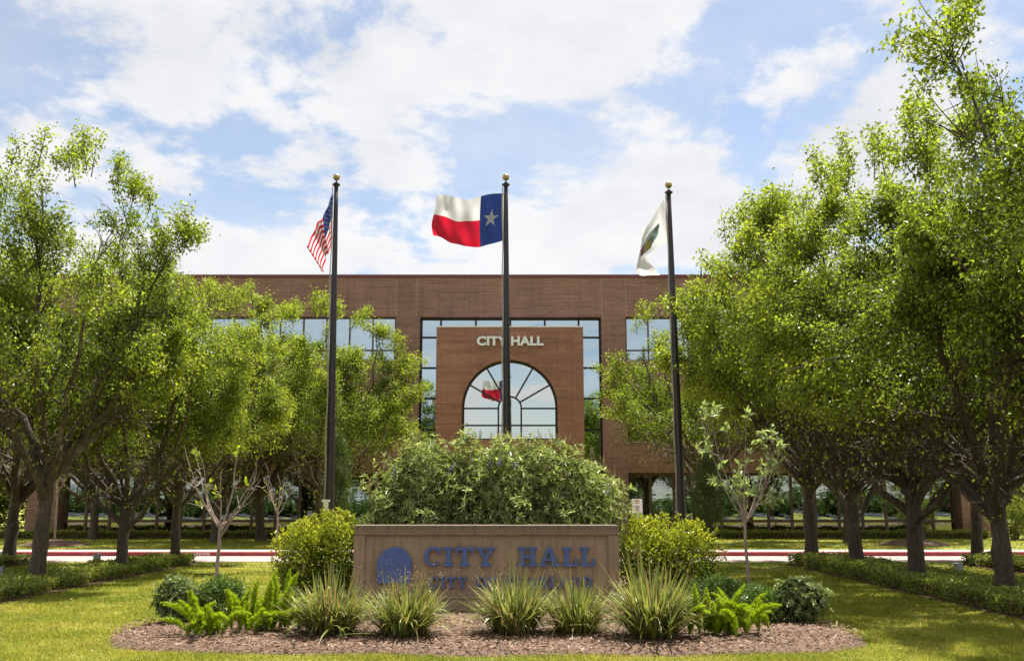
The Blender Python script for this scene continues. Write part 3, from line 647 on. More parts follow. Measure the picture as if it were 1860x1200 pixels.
emb('emblem_leaf', cit, [(ec[0] - 0.16 + 0.06 * math.cos(2 * PI * i / 16), ec[1] - 0.16 + 0.11 * math.sin(2 * PI * i / 16)) for i in range(16)], M['c_grey'], cf, (ec[0] - 0.16, ec[1] - 0.16), 4, 0.012)
def qd(u0, v0, u1, v1): return [(u0, v0), ((u0 + u1) / 2, v0), (u1, v0), (u1, (v0 + v1) / 2), (u1, v1), ((u0 + u1) / 2, v1), (u0, v1), (u0, (v0 + v1) / 2)]
emb('emblem_banner', cit, qd(0.40, 0.44, 0.70, 0.78), M['c_navy'], cf, (0.55, 0.61), 5, 0.009)
emb('emblem_banner', cit, qd(0.42, 0.45, 0.58, 0.76), M['c_yellow'], cf, (0.50, 0.60), 5, 0.012)
emb('emblem_banner', cit, qd(0.58, 0.45, 0.68, 0.76), M['c_crimson'], cf, (0.63, 0.60), 5, 0.012)
for i in range(4):
    cv = 0.50 + i * 0.066; emb('emblem_stroke', cit, qd(0.555, cv - 0.018, 0.615, cv + 0.018), M['c_white'], cf, (0.585, cv), 2, 0.015)

# ---------------------------------------------------------------- trees
def bez(a, c, b, n):
    t = np.linspace(0, 1, n)[:, None]; return (1 - t) ** 2 * a + 2 * t * (1 - t) * c + t * t * b
def tree_meshes(seed, H=8.7, RX=3.3, fork=1.95, nleaf=70000, leaf=0.073, nl=13, r0=0.155, lean=0.0, low=-22):
    rng = np.random.default_rng(seed); TV = []; TF = []; off = 0
    def put(pts, rad, n):
        nonlocal off
        V, F = tube(pts, rad, n); TV.append(V); TF.append(F + off); off += len(V)
    hz = (H - fork) / 2; C = np.array([lean * 0.6, 0, fork + hz + 0.25]); RAD = np.array([RX, RX, hz - 0.1])
    zt = np.linspace(-0.15, fork + 0.25, 12); wob = np.cumsum(rng.normal(0, 0.016, (12, 2)), 0)
    tp = np.column_stack([wob[:, 0] + lean * (zt / fork) ** 2 * 0.25, wob[:, 1], zt])
    tr = r0 * (1.0 - 0.16 * zt / fork) + 0.06 * np.exp(-zt * 5) + rng.normal(0, 0.007, 12); tr[-1] *= 0.8
    put(tp, tr, 14); top = tp[-2]
    tips = []; l3 = []; f1, f2, f3 = rng.uniform(0, 6.28, 3)
    def qn(p):
        d_ = (p - C) / RAD; a_ = math.atan2(d_[1], d_[0]); e_ = d_[2]
        return np.linalg.norm(d_) / (1 + 0.12 * math.sin(3 * a_ + f1 + 2 * e_) + 0.09 * math.sin(5 * a_ + f2 - 3 * e_) + 0.08 * math.sin(6 * e_ + f3))
    for i in range(nl):
        az = 2 * PI * (i + rng.uniform(-0.3, 0.3)) / nl; ph = math.asin(math.sin(R(low)) + (0.84 - math.sin(R(low))) * ((i * 0.618 + rng.uniform(-0.08, 0.08)) % 1.0))
        d = np.array([math.cos(az) * math.cos(ph), math.sin(az) * math.cos(ph), math.sin(ph)])
        tgt = C + RAD * d * rng.uniform(0.82, 0.95)
        st = top + np.array([0, 0, rng.uniform(-0.95, 0.12) if i % 3 else rng.uniform(-0.1, 0.12)])
        hor = np.array([math.cos(az), math.sin(az), 0]); ln = np.linalg.norm(tgt - st)
        ctl = st + hor * ln * rng.uniform(0.22, 0.42) + np.array([0, 0, ln * rng.uniform(0.18, 0.42)])
        n = 12; P = bez(st, ctl, tgt, n); P[1:-1] += rng.normal(0, 0.045, (n - 2, 3))
        rb = rng.uniform(0.048, 0.082) * (1.15 if ph > 0.8 else 1); rad = rb * (1 - np.linspace(0, 1, n)) ** 0.8 + 0.012
        put(P, rad, 8)
        for j in range(11):
            t = rng.uniform(0.25, 0.97); k = min(int(t * (n - 1)), n - 2); p = P[k] + (P[k + 1] - P[k]) * (t * (n - 1) - k)
            tan = unit(P[k + 1] - P[k]); outw = unit((p - C) / RAD); d2 = unit(tan * 0.45 + outw * 0.55 + rng.normal(0, 0.5, 3) + np.array([0, 0, 0.18]))
            L2 = rng.uniform(0.8, 1.9) * (1.1 - 0.35 * t); e = p + d2 * L2
            for _ in range(4):
                if qn(e) > 1.0: e = p + (e - p) * 0.72
            c2 = (p + e) / 2 + rng.normal(0, 0.14, 3); Q = bez(p, c2, e, 6)
            put(Q, max(0.014, rad[k] * 0.45) * np.linspace(1, 0.25, 6), 5)
            bare = rng.random() < 0.16
            for m_ in range(9):
                t2 = rng.uniform(0.2, 1.0); kk = min(int(t2 * 5), 4); p2 = Q[kk] + (Q[kk + 1] - Q[kk]) * (t2 * 5 - kk)
                d3 = unit(d2 * 0.5 + rng.normal(0, 0.6, 3) + np.array([0, 0, 0.25])); L3 = rng.uniform(0.4, 1.0)
                e3 = p2 + d3 * L3
                if qn(e3) > 1.1: e3 = p2 + d3 * L3 * 0.55
                if m_ < 7 and not (bare and m_ > 0): l3.append((p2, e3))
                put(np.array([p2, (p2 + e3) / 2 + rng.normal(0, 0.05, 3), e3]), [0.012, 0.008, 0.0035], 3)
    for i in range(16):                                     # upright shoots through the top of the crown
        az = rng.uniform(0, 2 * PI); ph = R(rng.uniform(35, 90)); d = np.array([math.cos(az) * math.cos(ph), math.sin(az) * math.cos(ph), math.sin(ph)])
        s = C + RAD * d * 0.92; e = s + np.array([rng.normal(0, 0.12), rng.normal(0, 0.12), rng.uniform(0.45, 0.95)])
        put(np.array([s, (s + e) / 2 + rng.normal(0, 0.03, 3), e]), [0.012, 0.008, 0.003], 4)
        for a_ in (0.35, 0.6, 0.8, 0.95): l3.append((s + (e - s) * (a_ - 0.1), s + (e - s) * a_ + rng.normal(0, 0.05, 3)))
    A = np.array([a for a, b in l3]); Bp = np.array([b for a, b in l3])
    q = np.linalg.norm((Bp - C) / RAD, axis=1); w = np.clip(q, 0.35, 1.0) ** 0.8 * rng.uniform(0.5, 1.5, len(q)) * np.clip((Bp[:, 2] - fork - 1.15) / 1.5, 0.02, 1); w[-64:] *= 0.4; w /= w.sum()
    idx = rng.choice(len(l3), nleaf, p=w); t = rng.beta(2.2, 1.2, nleaf)[:, None] * 1.12
    P = A[idx] + (Bp[idx] - A[idx]) * t + rng.normal(0, 0.10, (nleaf, 3))
    outw = unit((P - C) / RAD)
    D = rng.normal(0, 0.6, (nleaf, 3)) + outw * 0.45 + np.array([0, 0, -0.45])
    sz = leaf * rng.uniform(0.65, 1.25, nleaf)
    LV, LF = leaves(rng, P, D, sz, sz * 0.66, 0.22, (0, 0, 1), 0.55)
    tip = np.clip((np.linalg.norm((P - C) / RAD, axis=1) - 0.72) / 0.35, 0, 1) * 0.7 + rng.uniform(-0.15, 0.35, nleaf)  # falls inward, so the older leaves' colour also carries the shade inside the crown
    me1 = npmesh('trunk', np.concatenate(TV), np.concatenate(TF), M['bark'], smooth=True)
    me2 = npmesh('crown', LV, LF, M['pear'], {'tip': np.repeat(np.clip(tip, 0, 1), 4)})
    return me1, me2
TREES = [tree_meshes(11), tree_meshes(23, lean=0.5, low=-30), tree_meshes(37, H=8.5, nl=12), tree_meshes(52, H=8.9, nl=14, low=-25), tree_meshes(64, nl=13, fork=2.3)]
def tree(v, x, y, rz, sx, sz, label, group, name='pear_tree', z=0.0):
    r = empty(name, (x, y, z), R(rz), label, 'tree', group); r.scale = (sx, sx, sz)
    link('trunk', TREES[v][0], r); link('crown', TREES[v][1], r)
    return r
def stub(t, z, az, ln, rad, name, m):
    """a sawn limb stub or knot on a trunk; az is the compass angle in the scene"""
    a = R(az) - t.rotation_euler.z; d = np.array([math.cos(a), math.sin(a), 0.25]); b = np.array([0, 0, z]); mb = MB()
    mb.tube([b, b + d * (0.10 + ln * 0.5), b + d * (0.13 + ln)], [rad * 1.35, rad * 1.1, rad * 0.95], 12); o = mb.build(name, M['bark'], t, True)
    if m: q = MB(); e = b + d * (0.131 + ln); q.tube([e, e + d * 0.006], rad * 0.86, 12); q.build('cut_face', m, o)
G1 = 'pear trees in the two planted rows'
tree(0, 8.35, 12.8, 30, 0.95, 1.06, 'pear tree whose leafy branches hang into the top right corner', G1)
tree(1, 7.78, 16.0, 205, 0.98, 0.86, 'thick forked pear tree trunk at the right edge in the long bed', G1)
t_ = tree(3, 7.66, 19.3, 100, 1.0, 0.94, 'pear tree with a sawn pale limb scar, second from right edge', G1)
stub(t_, 2.15, -115, 0.05, 0.085, 'limb_stub', M['pale_conc'])
tree(2, 7.85, 23.2, 10, 1.04, 1.04, 'pear tree with low fork third along the right bed', G1)
tree(4, 7.62, 26.0, 250, 1.08, 1.05, 'pear tree at the far end of the right bed by the drive', G1)
t_ = tree(4, -8.95, 19.25, 200, 0.92, 0.94, 'tall pear tree with knotted trunk at the near end of the left bed', G1)
stub(t_, 1.75, -80, 0.0, 0.075, 'knot', None); stub(t_, 1.9, 160, -0.02, 0.09, 'knot', None)
tree(3, -8.60, 22.5, 140, 0.80, 0.76, 'pear tree in the left bed between the knotted one and the drive', G1)
tree(4, -8.65, 26.1, 300, 0.82, 0.80, 'pear tree at the far end of the left bed by the drive', G1)
tree(1, -12.75, 25.7, 75, 1.0, 0.98, 'pear tree at the far left edge behind the knotted one', G1)
tree(0, 11.95, 26.2, 320, 1.0, 0.98, 'pear tree in the second right bed, trunk seen between two nearer trunks', G1)
tree(4, 12.2, 20.5, 40, 1.0, 1.02, 'pear tree of the outer right row, beyond the right edge trunk', G1)
tree(4, -13.0, 20.8, 20, 1.0, 1.0, 'pear tree of the outer left row, leaves at the left edge', G1)
G2 = 'pear trees along the front of the city hall'
tree(2, -7.3, 38.0, 250, 1.12, 1.03, 'pear tree before the facade behind the striped flag pole', G2)
tree(4, 7.3, 38.0, 200, 1.10, 1.05, 'pear tree before the facade behind the white flag pole', G2)
tree(3, -11.2, 38.5, 30, 1.25, 1.06, 'pear tree before the left windows, behind the drive', G2)
tree(1, -10.0, 40.5, 200, 1.15, 1.05, 'pear tree close to the facade, half hidden behind the one by the striped flag pole', G2)
tree(0, -17.3, 42.0, 150, 1.15, 1.0, 'leaning pear tree beside the left end windows of the building', G2)
tree(2, 12.8, 38.6, 270, 1.2, 0.98, 'pear tree before the right windows, behind the drive', G2)
tree(1, 17.0, 42.3, 120, 0.95, 0.98, 'slender pear tree beside the right end windows of the building', G2)
G3 = 'trees beyond the ends of the building'
for k, (v, x, y, rz, s, lab) in enumerate(((0, -26.5, 50, 10, 1.2, 'green tree just past the left corner of the building'), (3, -31, 60, 80, 1.5, 'tall green tree far behind the left corner of the building'), (1, -36, 52, 200, 1.3, 'green tree farthest left beyond the building'),
        (2, 33, 66, 120, 1.15, 'green tree far behind the right corner of the building'), (4, 39, 72, 20, 1.3, 'green tree farthest right beyond the building'))):
    tree(v, x, y, rz, s, s, lab, G3, 'background_tree')
# the wood across the road behind the photographer: seen only mirrored in the windows
def far_wood():
    rng = np.random.default_rng(3); Ps = []
    for k in range(320):
        near = k % 3 != 0
        x = rng.uniform(-60, 60) if near else -150 + 300 * k / 320; y = -17.6 - rng.uniform(0, 3) if near else -110 - rng.uniform(0, 40)
        h = rng.uniform(1.4, 2.5) if near else rng.uniform(1.5, 3.4); r = rng.uniform(1.0, 2.0) if near else rng.uniform(3, 6)
        if near and k % 7 == 0: h *= rng.uniform(1.7, 2.6); r *= 1.35
        m_ = 260; d = unit(rng.normal(size=(m_, 3))) * rng.uniform(0.4, 1.05, (m_, 1)) ** 0.5; Ps.append(np.array([x, y, h * 0.5]) + d * np.array([r, r, h * 0.5]))
    P = np.concatenate(Ps); P = P[P[:, 2] > 0.05]; n = len(P); sz = rng.uniform(0.3, 0.6, n) * np.where(P[:, 1] < -60, 2.2, 1)
    V, F = leaves(rng, P, rng.normal(size=(n, 3)), sz, sz * 0.8, 0.2, (0, 0, 1), 0.5)
    o = link('treeline', npmesh('treeline', V, F, M['dark_leaf'], {'tip': np.repeat(rng.uniform(0, 1, n), 4)})); tag(o, 'green wood across the road, mirrored in the ground floor windows', 'trees', kind='stuff')
far_wood()
def red_shed():
    r = empty('red_shed', (-31.5, -28, 0), 0, 'small red building mirrored in the ground floor window', 'building')
    mb = MB(); mb.box(-1.7, 1.7, -2, 2, 0, 4.0); mb.build('wall', plain('red_siding', (0.42, 0.06, 0.035), 0.7), r)
    mb = MB(); mb.add([(-1.9, -2.2, 3.98), (1.9, -2.2, 3.98), (1.9, 2.2, 3.98), (-1.9, 2.2, 3.98), (0, -2.2, 5.0), (0, 2.2, 5.0)], [(0, 1, 4), (3, 5, 2), (1, 2, 5, 4), (0, 4, 5, 3), (0, 3, 2, 1)]); mb.build('roof', M['coping'], r)
    mb = MB(); mb.box(-0.6, 0.6, 2.0, 2.05, 0, 2.2); mb.build('door', M['white'], r)
red_shed()

# ---------------------------------------------------------------- shrubs
def blob_points(rng, blobs, n, shell=0.55):
    """points spread through lumpy ellipsoids, denser outside; returns point, outward direction, 0..1 outwardness"""
    vol = np.array([b[3] * b[4] * b[5] for b in blobs]) ** 0.75; k = rng.choice(len(blobs), n, p=vol / vol.sum()); B = np.array(blobs)[k]
    d = unit(rng.normal(size=(n, 3))); rr = rng.uniform(shell ** 2, 1, n) ** 0.5
    lump = 1 + 0.20 * np.sin(d[:, 0] * 7 + k * 2.1) * np.cos(d[:, 1] * 6 + k) + 0.14 * np.sin(d[:, 2] * 9 + d[:, 0] * 5 + k)
    P = B[:, :3] + d * (rr * lump)[:, None] * B[:, 3:6]; keep = P[:, 2] > 0.03
    return P[keep], d[keep], rr[keep]
def stems(rng, tips, base_r, r0=0.012, parent=None, m=None, name='stem', n=5):
    V = []; F = []; off = 0
    for t in tips:
        b = np.array([rng.normal(0, base_r), rng.normal(0, base_r), -0.05]); c = b + (np.asarray(t) - b) * np.array([0.25, 0.25, 0.6])
        v, f = tube(bez(b, c, np.asarray(t), 6), np.linspace(r0, r0 * 0.3, 6), n); V.append(v); F.append(f + off); off += len(v)
    return link(name, npmesh(name, np.concatenate(V), np.concatenate(F), m or M['bark'], smooth=True), parent)
def shrub(name, loc, blobs, n, L, Wr, m, label, seed, outward=0.7, upb=0.3, tipf=None, cluster=1, cat='shrub', group=None, spread_=0.05, shell=0.5):
    rng = np.random.default_rng(seed); root = empty(name, loc, 0, label, cat, group)
    P, d, rr = blob_points(rng, blobs, n // cluster, shell)
    if cluster > 1:
        D0 = unit(d * outward + np.array([0, 0, upb]) + rng.normal(0, 0.35, d.shape)); a = unit(np.cross(D0, rng.normal(size=D0.shape))); b = np.cross(D0, a)
        Ps, Ds, Rs = [], [], []
        for k in range(cluster):
            an = 2 * PI * (k + rng.uniform(-.3, .3, len(P))) / cluster; Dk = D0 * 0.45 + (np.cos(an)[:, None] * a + np.sin(an)[:, None] * b) * 0.9
            Ps.append(P); Ds.append(Dk); Rs.append(rr)
        P, D, rr = np.concatenate(Ps), np.concatenate(Ds), np.concatenate(Rs); zz = np.concatenate([d] * cluster)
    else:
        D = d * outward + np.array([0, 0, upb]) + rng.normal(0, 0.5, d.shape); P = P + rng.normal(0, spread_ * 0.5, P.shape); zz = d
    nn = len(P); sz = L * rng.uniform(0.65, 1.25, nn); V, F = leaves(rng, P, D, sz, sz * Wr, 0.2, (0, 0, 1), 0.72)
    zmax = max(b[2] + b[5] for b in blobs)
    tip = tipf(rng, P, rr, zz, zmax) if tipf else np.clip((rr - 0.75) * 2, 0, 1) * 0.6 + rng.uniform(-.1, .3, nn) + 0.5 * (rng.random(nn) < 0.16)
    link('foliage', npmesh('foliage', V, F, m, {'tip': np.repeat(np.clip(tip, 0, 1), 4)}), root)
    k = rng.choice(len(P), 26, replace=False); stems(rng, P[k], 0.10, 0.014, root)
    return root, rng
def spikes(rng, root, pts, h, m, name, florets=60, r=0.014, fs=0.02):
    """upright thin flower spikes: thin stalk with many tiny florets"""
    Ps, Ds = [], []; V = []; F = []; off = 0
    for p in pts:
        e = np.asarray(p) + np.array([rng.normal(0, 0.05), rng.normal(0, 0.05), h * rng.uniform(0.6, 1.2)]); t = rng.uniform(0.15, 1, florets)[:, None]
        Ps.append(np.asarray(p) + (e - p) * t + rng.normal(0, 1, (florets, 3)) * r * (1.15 - t)); Ds.append(rng.normal(size=(florets, 3)) + [0, 0, 0.6])
        v, f = tube(np.array([p, (p + e) / 2, e]), [0.004, 0.003, 0.002], 3); V.append(v); F.append(f + off); off += len(v)
    P = np.concatenate(Ps); sz = fs * rng.uniform(0.6, 1.3, len(P)); lv, lf = leaves(rng, P, np.concatenate(Ds), sz, sz * 0.6)
    o = link(name, npmesh(name, lv, lf, m, {'tip': np.repeat(rng.uniform(0, 1, len(P)), 4)}), root)
    tag(link('stalk', npmesh('stalk', np.concatenate(V), np.concatenate(F), M['dry']), root), kind='stuff'); tag(o, kind='stuff'); return o
# two chaste trees behind the sign
for sd_, x, lab, bl in ((1, -1.12, 'big pale green chaste tree shrub behind the sign, left of the middle flagpole', [(-0.35, 0, 1.15, 0.95, 0.9, 1.05), (0.60, 0.1, 1.35, 0.85, 0.85, 1.25), (-0.2, 0, 1.75, 0.8, 0.6, 0.86), (0.0, 0, 0.8, 1.1, 0.9, 0.8)]),
                        (2, 0.5, 'big pale green chaste tree shrub behind the sign, right of the middle flagpole', [(-0.55, 0, 1.35, 0.85, 0.9, 1.22), (0.5, 0.05, 1.2, 0.85, 0.85, 1.15), (0.15, 0, 1.7, 0.8, 0.6, 0.86), (0.1, 0, 0.8, 1.1, 0.9, 0.8)])):
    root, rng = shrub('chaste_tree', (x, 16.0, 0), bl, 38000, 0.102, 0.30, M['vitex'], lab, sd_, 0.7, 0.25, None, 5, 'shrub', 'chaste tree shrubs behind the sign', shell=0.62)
    pts = [np.array([rng.uniform(-1.2, 1.2), rng.uniform(-0.4, 0.3), 0.0]) for _ in range(46)]
    for p in pts: p[2] = max(b[2] + b[5] * math.sqrt(max(0, 1 - min(1, ((p[0] - b[0]) / b[3]) ** 2 + ((p[1] - b[1]) / b[4]) ** 2))) for b in bl) - 0.06
    spikes(rng, root, pts, 0.22, M['dry'], 'flower_spike', 46, 0.012, 0.016)
    spikes(rng, root, [p + np.array([0, -0.35, -0.35]) for p in pts[:7]], 0.16, M['lilac'], 'lilac_spike', 50, 0.016, 0.02)
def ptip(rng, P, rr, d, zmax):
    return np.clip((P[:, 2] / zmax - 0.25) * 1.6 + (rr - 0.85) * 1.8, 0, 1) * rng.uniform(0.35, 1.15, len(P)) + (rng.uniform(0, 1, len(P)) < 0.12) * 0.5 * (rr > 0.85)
for sd_, x, y, lab, bl in ((5, -2.95, 15.8, 'yellow green privet shrub touching the left end of the sign', [(-0.32, 0, 0.62, 0.42, 0.5, 0.6), (0.25, 0, 0.72, 0.50, 0.5, 0.62), (-0.05, 0.1, 0.85, 0.42, 0.4, 0.46), (0.0, 0, 0.42, 0.66, 0.55, 0.42)]),
                           (6, 2.42, 15.8, 'yellow green privet shrub touching the right end of the sign', [(-0.38, 0, 0.65, 0.48, 0.5, 0.64), (0.35, 0, 0.62, 0.48, 0.5, 0.58), (0.0, 0.1, 0.76, 0.52, 0.4, 0.52), (0.05, 0, 0.42, 0.74, 0.55, 0.42)])):
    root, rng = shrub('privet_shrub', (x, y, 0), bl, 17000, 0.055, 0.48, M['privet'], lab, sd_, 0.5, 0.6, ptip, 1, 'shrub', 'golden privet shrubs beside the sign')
    P = [np.array([rng.uniform(-0.7, 0.7), rng.uniform(-0.3, 0.3), 0.0]) for _ in range(36)]
    for p in P: p[2] = max(b[2] + b[5] * math.sqrt(max(0, 1 - min(1, ((p[0] - b[0]) / b[3]) ** 2 + ((p[1] - b[1]) / b[4]) ** 2))) for b in bl) - 0.05
    spikes(rng, root, P, 0.17, M['privet'], 'fresh_shoot', 34, 0.028, 0.05).data.attributes['tip'].data.foreach_set('value', np.full(36 * 34 * 4, 0.9, np.float32))
# small shrubs at both ends of the bed
shrub('pittosporum_shrub', (-4.32, 13.3, 0), [(0, 0, 0.30, 0.30, 0.3, 0.30), (-0.10, 0, 0.45, 0.2, 0.2, 0.16)], 5200, 0.06, 0.34, M['pitto'], 'dark shrub with whorled leaves at the left end of the mulch bed', 21, 0.7, 0.3, None, 7)
shrub('box_shrub', (-3.86, 13.45, 0), [(0, 0, 0.28, 0.40, 0.36, 0.29), (0.1, 0, 0.42, 0.25, 0.25, 0.16)], 6500, 0.042, 0.5, M['box'], 'low dark green shrub just behind the left fern', 22)
shrub('box_shrub', (2.95, 14.6, 0), [(0, 0, 0.25, 0.42, 0.4, 0.26)], 6500, 0.04, 0.5, M['box'], 'rounded dark green shrub behind the right fern at the sapling foot', 23)
shrub('box_shrub', (3.22, 13.3, 0), [(0, 0, 0.23, 0.30, 0.32, 0.25)], 5200, 0.04, 0.5, M['box'], 'small rounded green shrub between right fern and whorled shrub', 24)
shrub('pittosporum_shrub', (3.72, 13.25, 0), [(0, 0, 0.32, 0.33, 0.3, 0.30), (0.12, 0, 0.36, 0.26, 0.24, 0.2), (-0.1, 0, 0.46, 0.2, 0.2, 0.13)], 6500, 0.065, 0.32, M['pitto'], 'shrub with pale whorled leaves at the right end of the mulch bed', 25, 0.75, 0.3, lambda r, P, rr, d, z: np.clip((rr - 0.7) * 4, 0, 1) * r.uniform(0.4, 1.0, len(P)), 8)
# shrubs near the building
shrub('tall_evergreen', (-5.75, 30.9 + 2.2, 0), [(0, 0, 1.6, 0.5, 0.5, 1.0), (0.05, 0, 2.7, 0.42, 0.42, 1.0), (0, 0, 3.4, 0.25, 0.25, 0.6)], 9000, 0.07, 0.35, M['dark_leaf'], 'slim dark evergreen behind the left flagpole foot', 31, 0.5, 0.6, cat='shrub')
shrub('tall_evergreen', (6.6, 34, 0), [(0, 0, 1.4, 0.6, 0.5, 0.9), (0.05, 0, 2.3, 0.5, 0.42, 0.8), (0, 0, 3.0, 0.3, 0.25, 0.5)], 9000, 0.07, 0.35, M['dark_leaf'], 'slim dark evergreen behind the right flagpole foot', 32, 0.5, 0.6, cat='shrub')
shrub('round_bush', (20.6, 41.6, 0), [(0, 0, 0.85, 1.0, 0.9, 0.85), (0.3, 0, 1.2, 0.7, 0.6, 0.55)], 12000, 0.07, 0.5, M['jasmine'], 'round green bush at the right corner of the building', 33)
rb, rg_ = shrub('flowering_bush', (22.6, 43.4, 0), [(0, 0, 0.8, 0.9, 0.8, 0.8)], 7000, 0.07, 0.5, M['jasmine'], 'bush with pink blooms at the far right edge', 34)
spikes(rg_, rb, [np.array([rg_.uniform(-.8, .8), rg_.uniform(-.6, .2), 1.15]) for _ in range(24)], 0.3, M['flower'], 'bloom', 40, 0.06, 0.06)
for k, (x, y, w, h, lab) in enumerate(((-25.5, 47.5, 2.6, 2.6, 'leafy bush against the left corner of the building'), (-30.5, 52, 3.4, 3.2, 'tall leafy bush behind the far left trunk'), (-36, 50, 3.2, 2.8, 'leafy bush at the far left edge'), (-27.5, 60, 3.5, 4.5, 'tall dense bush far behind the left corner'),
        (27.5, 62, 3.2, 2.2, 'leafy bush far behind the right corner'), (33.5, 60, 3.6, 2.6, 'leafy bush behind the dark steel frame'))):
    shrub('tall_bush', (x, y, 0), [(0, 0, h * 0.5, w, w * 0.7, h * 0.55), (w * 0.3, 0, h * 0.75, w * 0.6, w * 0.5, h * 0.4)], 6000, 0.22, 0.55, M['pear'], lab, 100 + k, cat='bush', group='bushes beyond the ends of the building')
# hedges and ground-cover beds
def hedge(name, x0, x1, y0, y1, h, n, L, label, seed, group, edge=True, loc=None):
    rng = np.random.default_rng(seed); cx, cy = (x0 + x1) / 2, (y0 + y1) / 2; root = empty(name, (cx, cy, 0), 0, label, 'hedge', group)
    hx, hy = (x1 - x0) / 2, (y1 - y0) / 2; mb = MB(); mb.box(-hx + 0.09, hx - 0.09, -hy + 0.09, hy - 0.09, 0, h - 0.09); mb.build('twig_core', M['soil'], root)
    a_top = 4 * hx * hy; a_side = 2 * (2 * hx + 2 * hy) * h; nt = int(n * a_top / (a_top + a_side)); ns = n - nt
    wav = lambda x, y: 0.035 * np.sin(x * 5 + seed) * np.cos(y * 3.3) + 0.03 * np.sin(y * 7.1 + x * 2)
    x = rng.uniform(-hx, hx, nt); y = rng.uniform(-hy, hy, nt); P1 = np.column_stack([x, y, h - 0.03 + wav(x, y) + rng.normal(0, 0.022, nt)]); D1 = rng.normal(0, 0.7, (nt, 3)) + [0, 0, 0.5]
    per = rng.uniform(0, 1, ns); s = per * (4 * hx + 4 * hy); px = np.empty(ns); py = np.empty(ns); nx = np.zeros(ns); ny = np.zeros(ns)
    m0 = s < 2 * hx; px[m0] = s[m0] - hx; py[m0] = -hy; ny[m0] = -1
    m1 = (s >= 2 * hx) & (s < 4 * hx); px[m1] = s[m1] - 3 * hx; py[m1] = hy; ny[m1] = 1
    m2 = (s >= 4 * hx) & (s < 4 * hx + 2 * hy); px[m2] = -hx; py[m2] = s[m2] - 4 * hx - hy; nx[m2] = -1
    m3 = s >= 4 * hx + 2 * hy; px[m3] = hx; py[m3] = s[m3] - 4 * hx - 3 * hy; nx[m3] = 1
    z = rng.uniform(0.02, h, ns); bulge = 0.05 * np.sin(py * 4 + px * 4 + seed) + rng.normal(0, 0.02, ns) - 0.03
    P2 = np.column_stack([px + nx * bulge, py + ny * bulge, z]); D2 = rng.normal(0, 0.6, (ns, 3)) + np.column_stack([nx, ny, np.full(ns, 0.1)])
    P = np.concatenate([P1, P2]); D = np.concatenate([D1, D2]); sz = L * rng.uniform(0.6, 1.3, len(P)); V, F = leaves(rng, P, D, sz, sz * 0.6, 0.2, (0, 0, 1), 0.45)
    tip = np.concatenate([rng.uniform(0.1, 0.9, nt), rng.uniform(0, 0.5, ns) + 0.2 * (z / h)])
    link('foliage', npmesh('foliage', V, F, M['jasmine'], {'tip': np.repeat(tip, 4)}), root)
    if edge: mb = MB(); mb.box(-hx - 0.14, hx + 0.14, -hy - 0.14, hy + 0.14, -0.03, 0.02); mb.build('soil_edge', M['soil'], root)
    return root
HG = 'clipped ground-cover beds under the tree rows'
hedge('hedge_bed', 7.0, 8.45, 9.5, 25.7, 0.27, 46000, 0.05, 'long clipped ground cover bed under the right row of trees', 41, HG)
hedge('hedge_bed', -9.45, -8.15, 11.5, 26.3, 0.22, 40000, 0.05, 'long clipped ground cover bed under the left row of trees', 42, HG)
hedge('hedge_bed', 11.3, 12.7, 15.0, 25.7, 0.27, 16000, 0.055, 'second ground cover bed at the right edge behind the nearest trunk', 43, HG)
hedge('hedge_bed', -13.6, -12.35, 16.5, 26.3, 0.22, 15000, 0.055, 'second ground cover bed at the far left edge', 44, HG)
HF = 'low hedges at the foot of the facade'
hedge('hedge', 5.6, 20.2, 43.0, 43.7, 0.30, 12000, 0.08, 'low clipped hedge below the right ground floor windows', 45, HF, False)
hedge('hedge', -22.0, -5.6, 43.0, 43.7, 0.30, 13000, 0.08, 'low clipped hedge below the left ground floor windows', 46, HF, False)

# ---------------------------------------------------------------- mulch bed
OUT = [(-4.62, 11.75), (-4.25, 11.2), (-3.4, 10.98), (-2.0, 10.85), (0, 10.75), (2.0, 10.8), (3.1, 10.95), (3.8, 11.25), (4.03, 11.75), (4.15, 12.5), (4.05, 13.3), (3.75, 14.1), (3.7, 16), (4.1, 18.5), (4.5, 20), (4.3, 21.2), (2, 21.8), (-1, 21.8), (-2.8, 20.5), (-3.3, 17), (-3.9, 14.8), (-4.7, 13.8), (-4.85, 12.8)]
def inside(P, poly):
    x, y = P[:, 0], P[:, 1]; c = np.zeros(len(P), bool); n = len(poly)
    for i in range(n):
        (x1, y1), (x2, y2) = poly[i], poly[i - 1]
        c ^= ((y1 > y) != (y2 > y)) & (x < (x2 - x1) * (y - y1) / (y2 - y1 + 1e-12) + x1)
    return c
def smooth_out(o, k=2):
    o = [Vector(p) for p in o]
    for _ in range(k): o = [q for i in range(len(o)) for q in (o[i] * 0.75 + o[(i + 1) % len(o)] * 0.25, o[i] * 0.25 + o[(i + 1) % len(o)] * 0.75)]
    return [(p.x, p.y) for p in o]
OUTS = smooth_out(OUT)
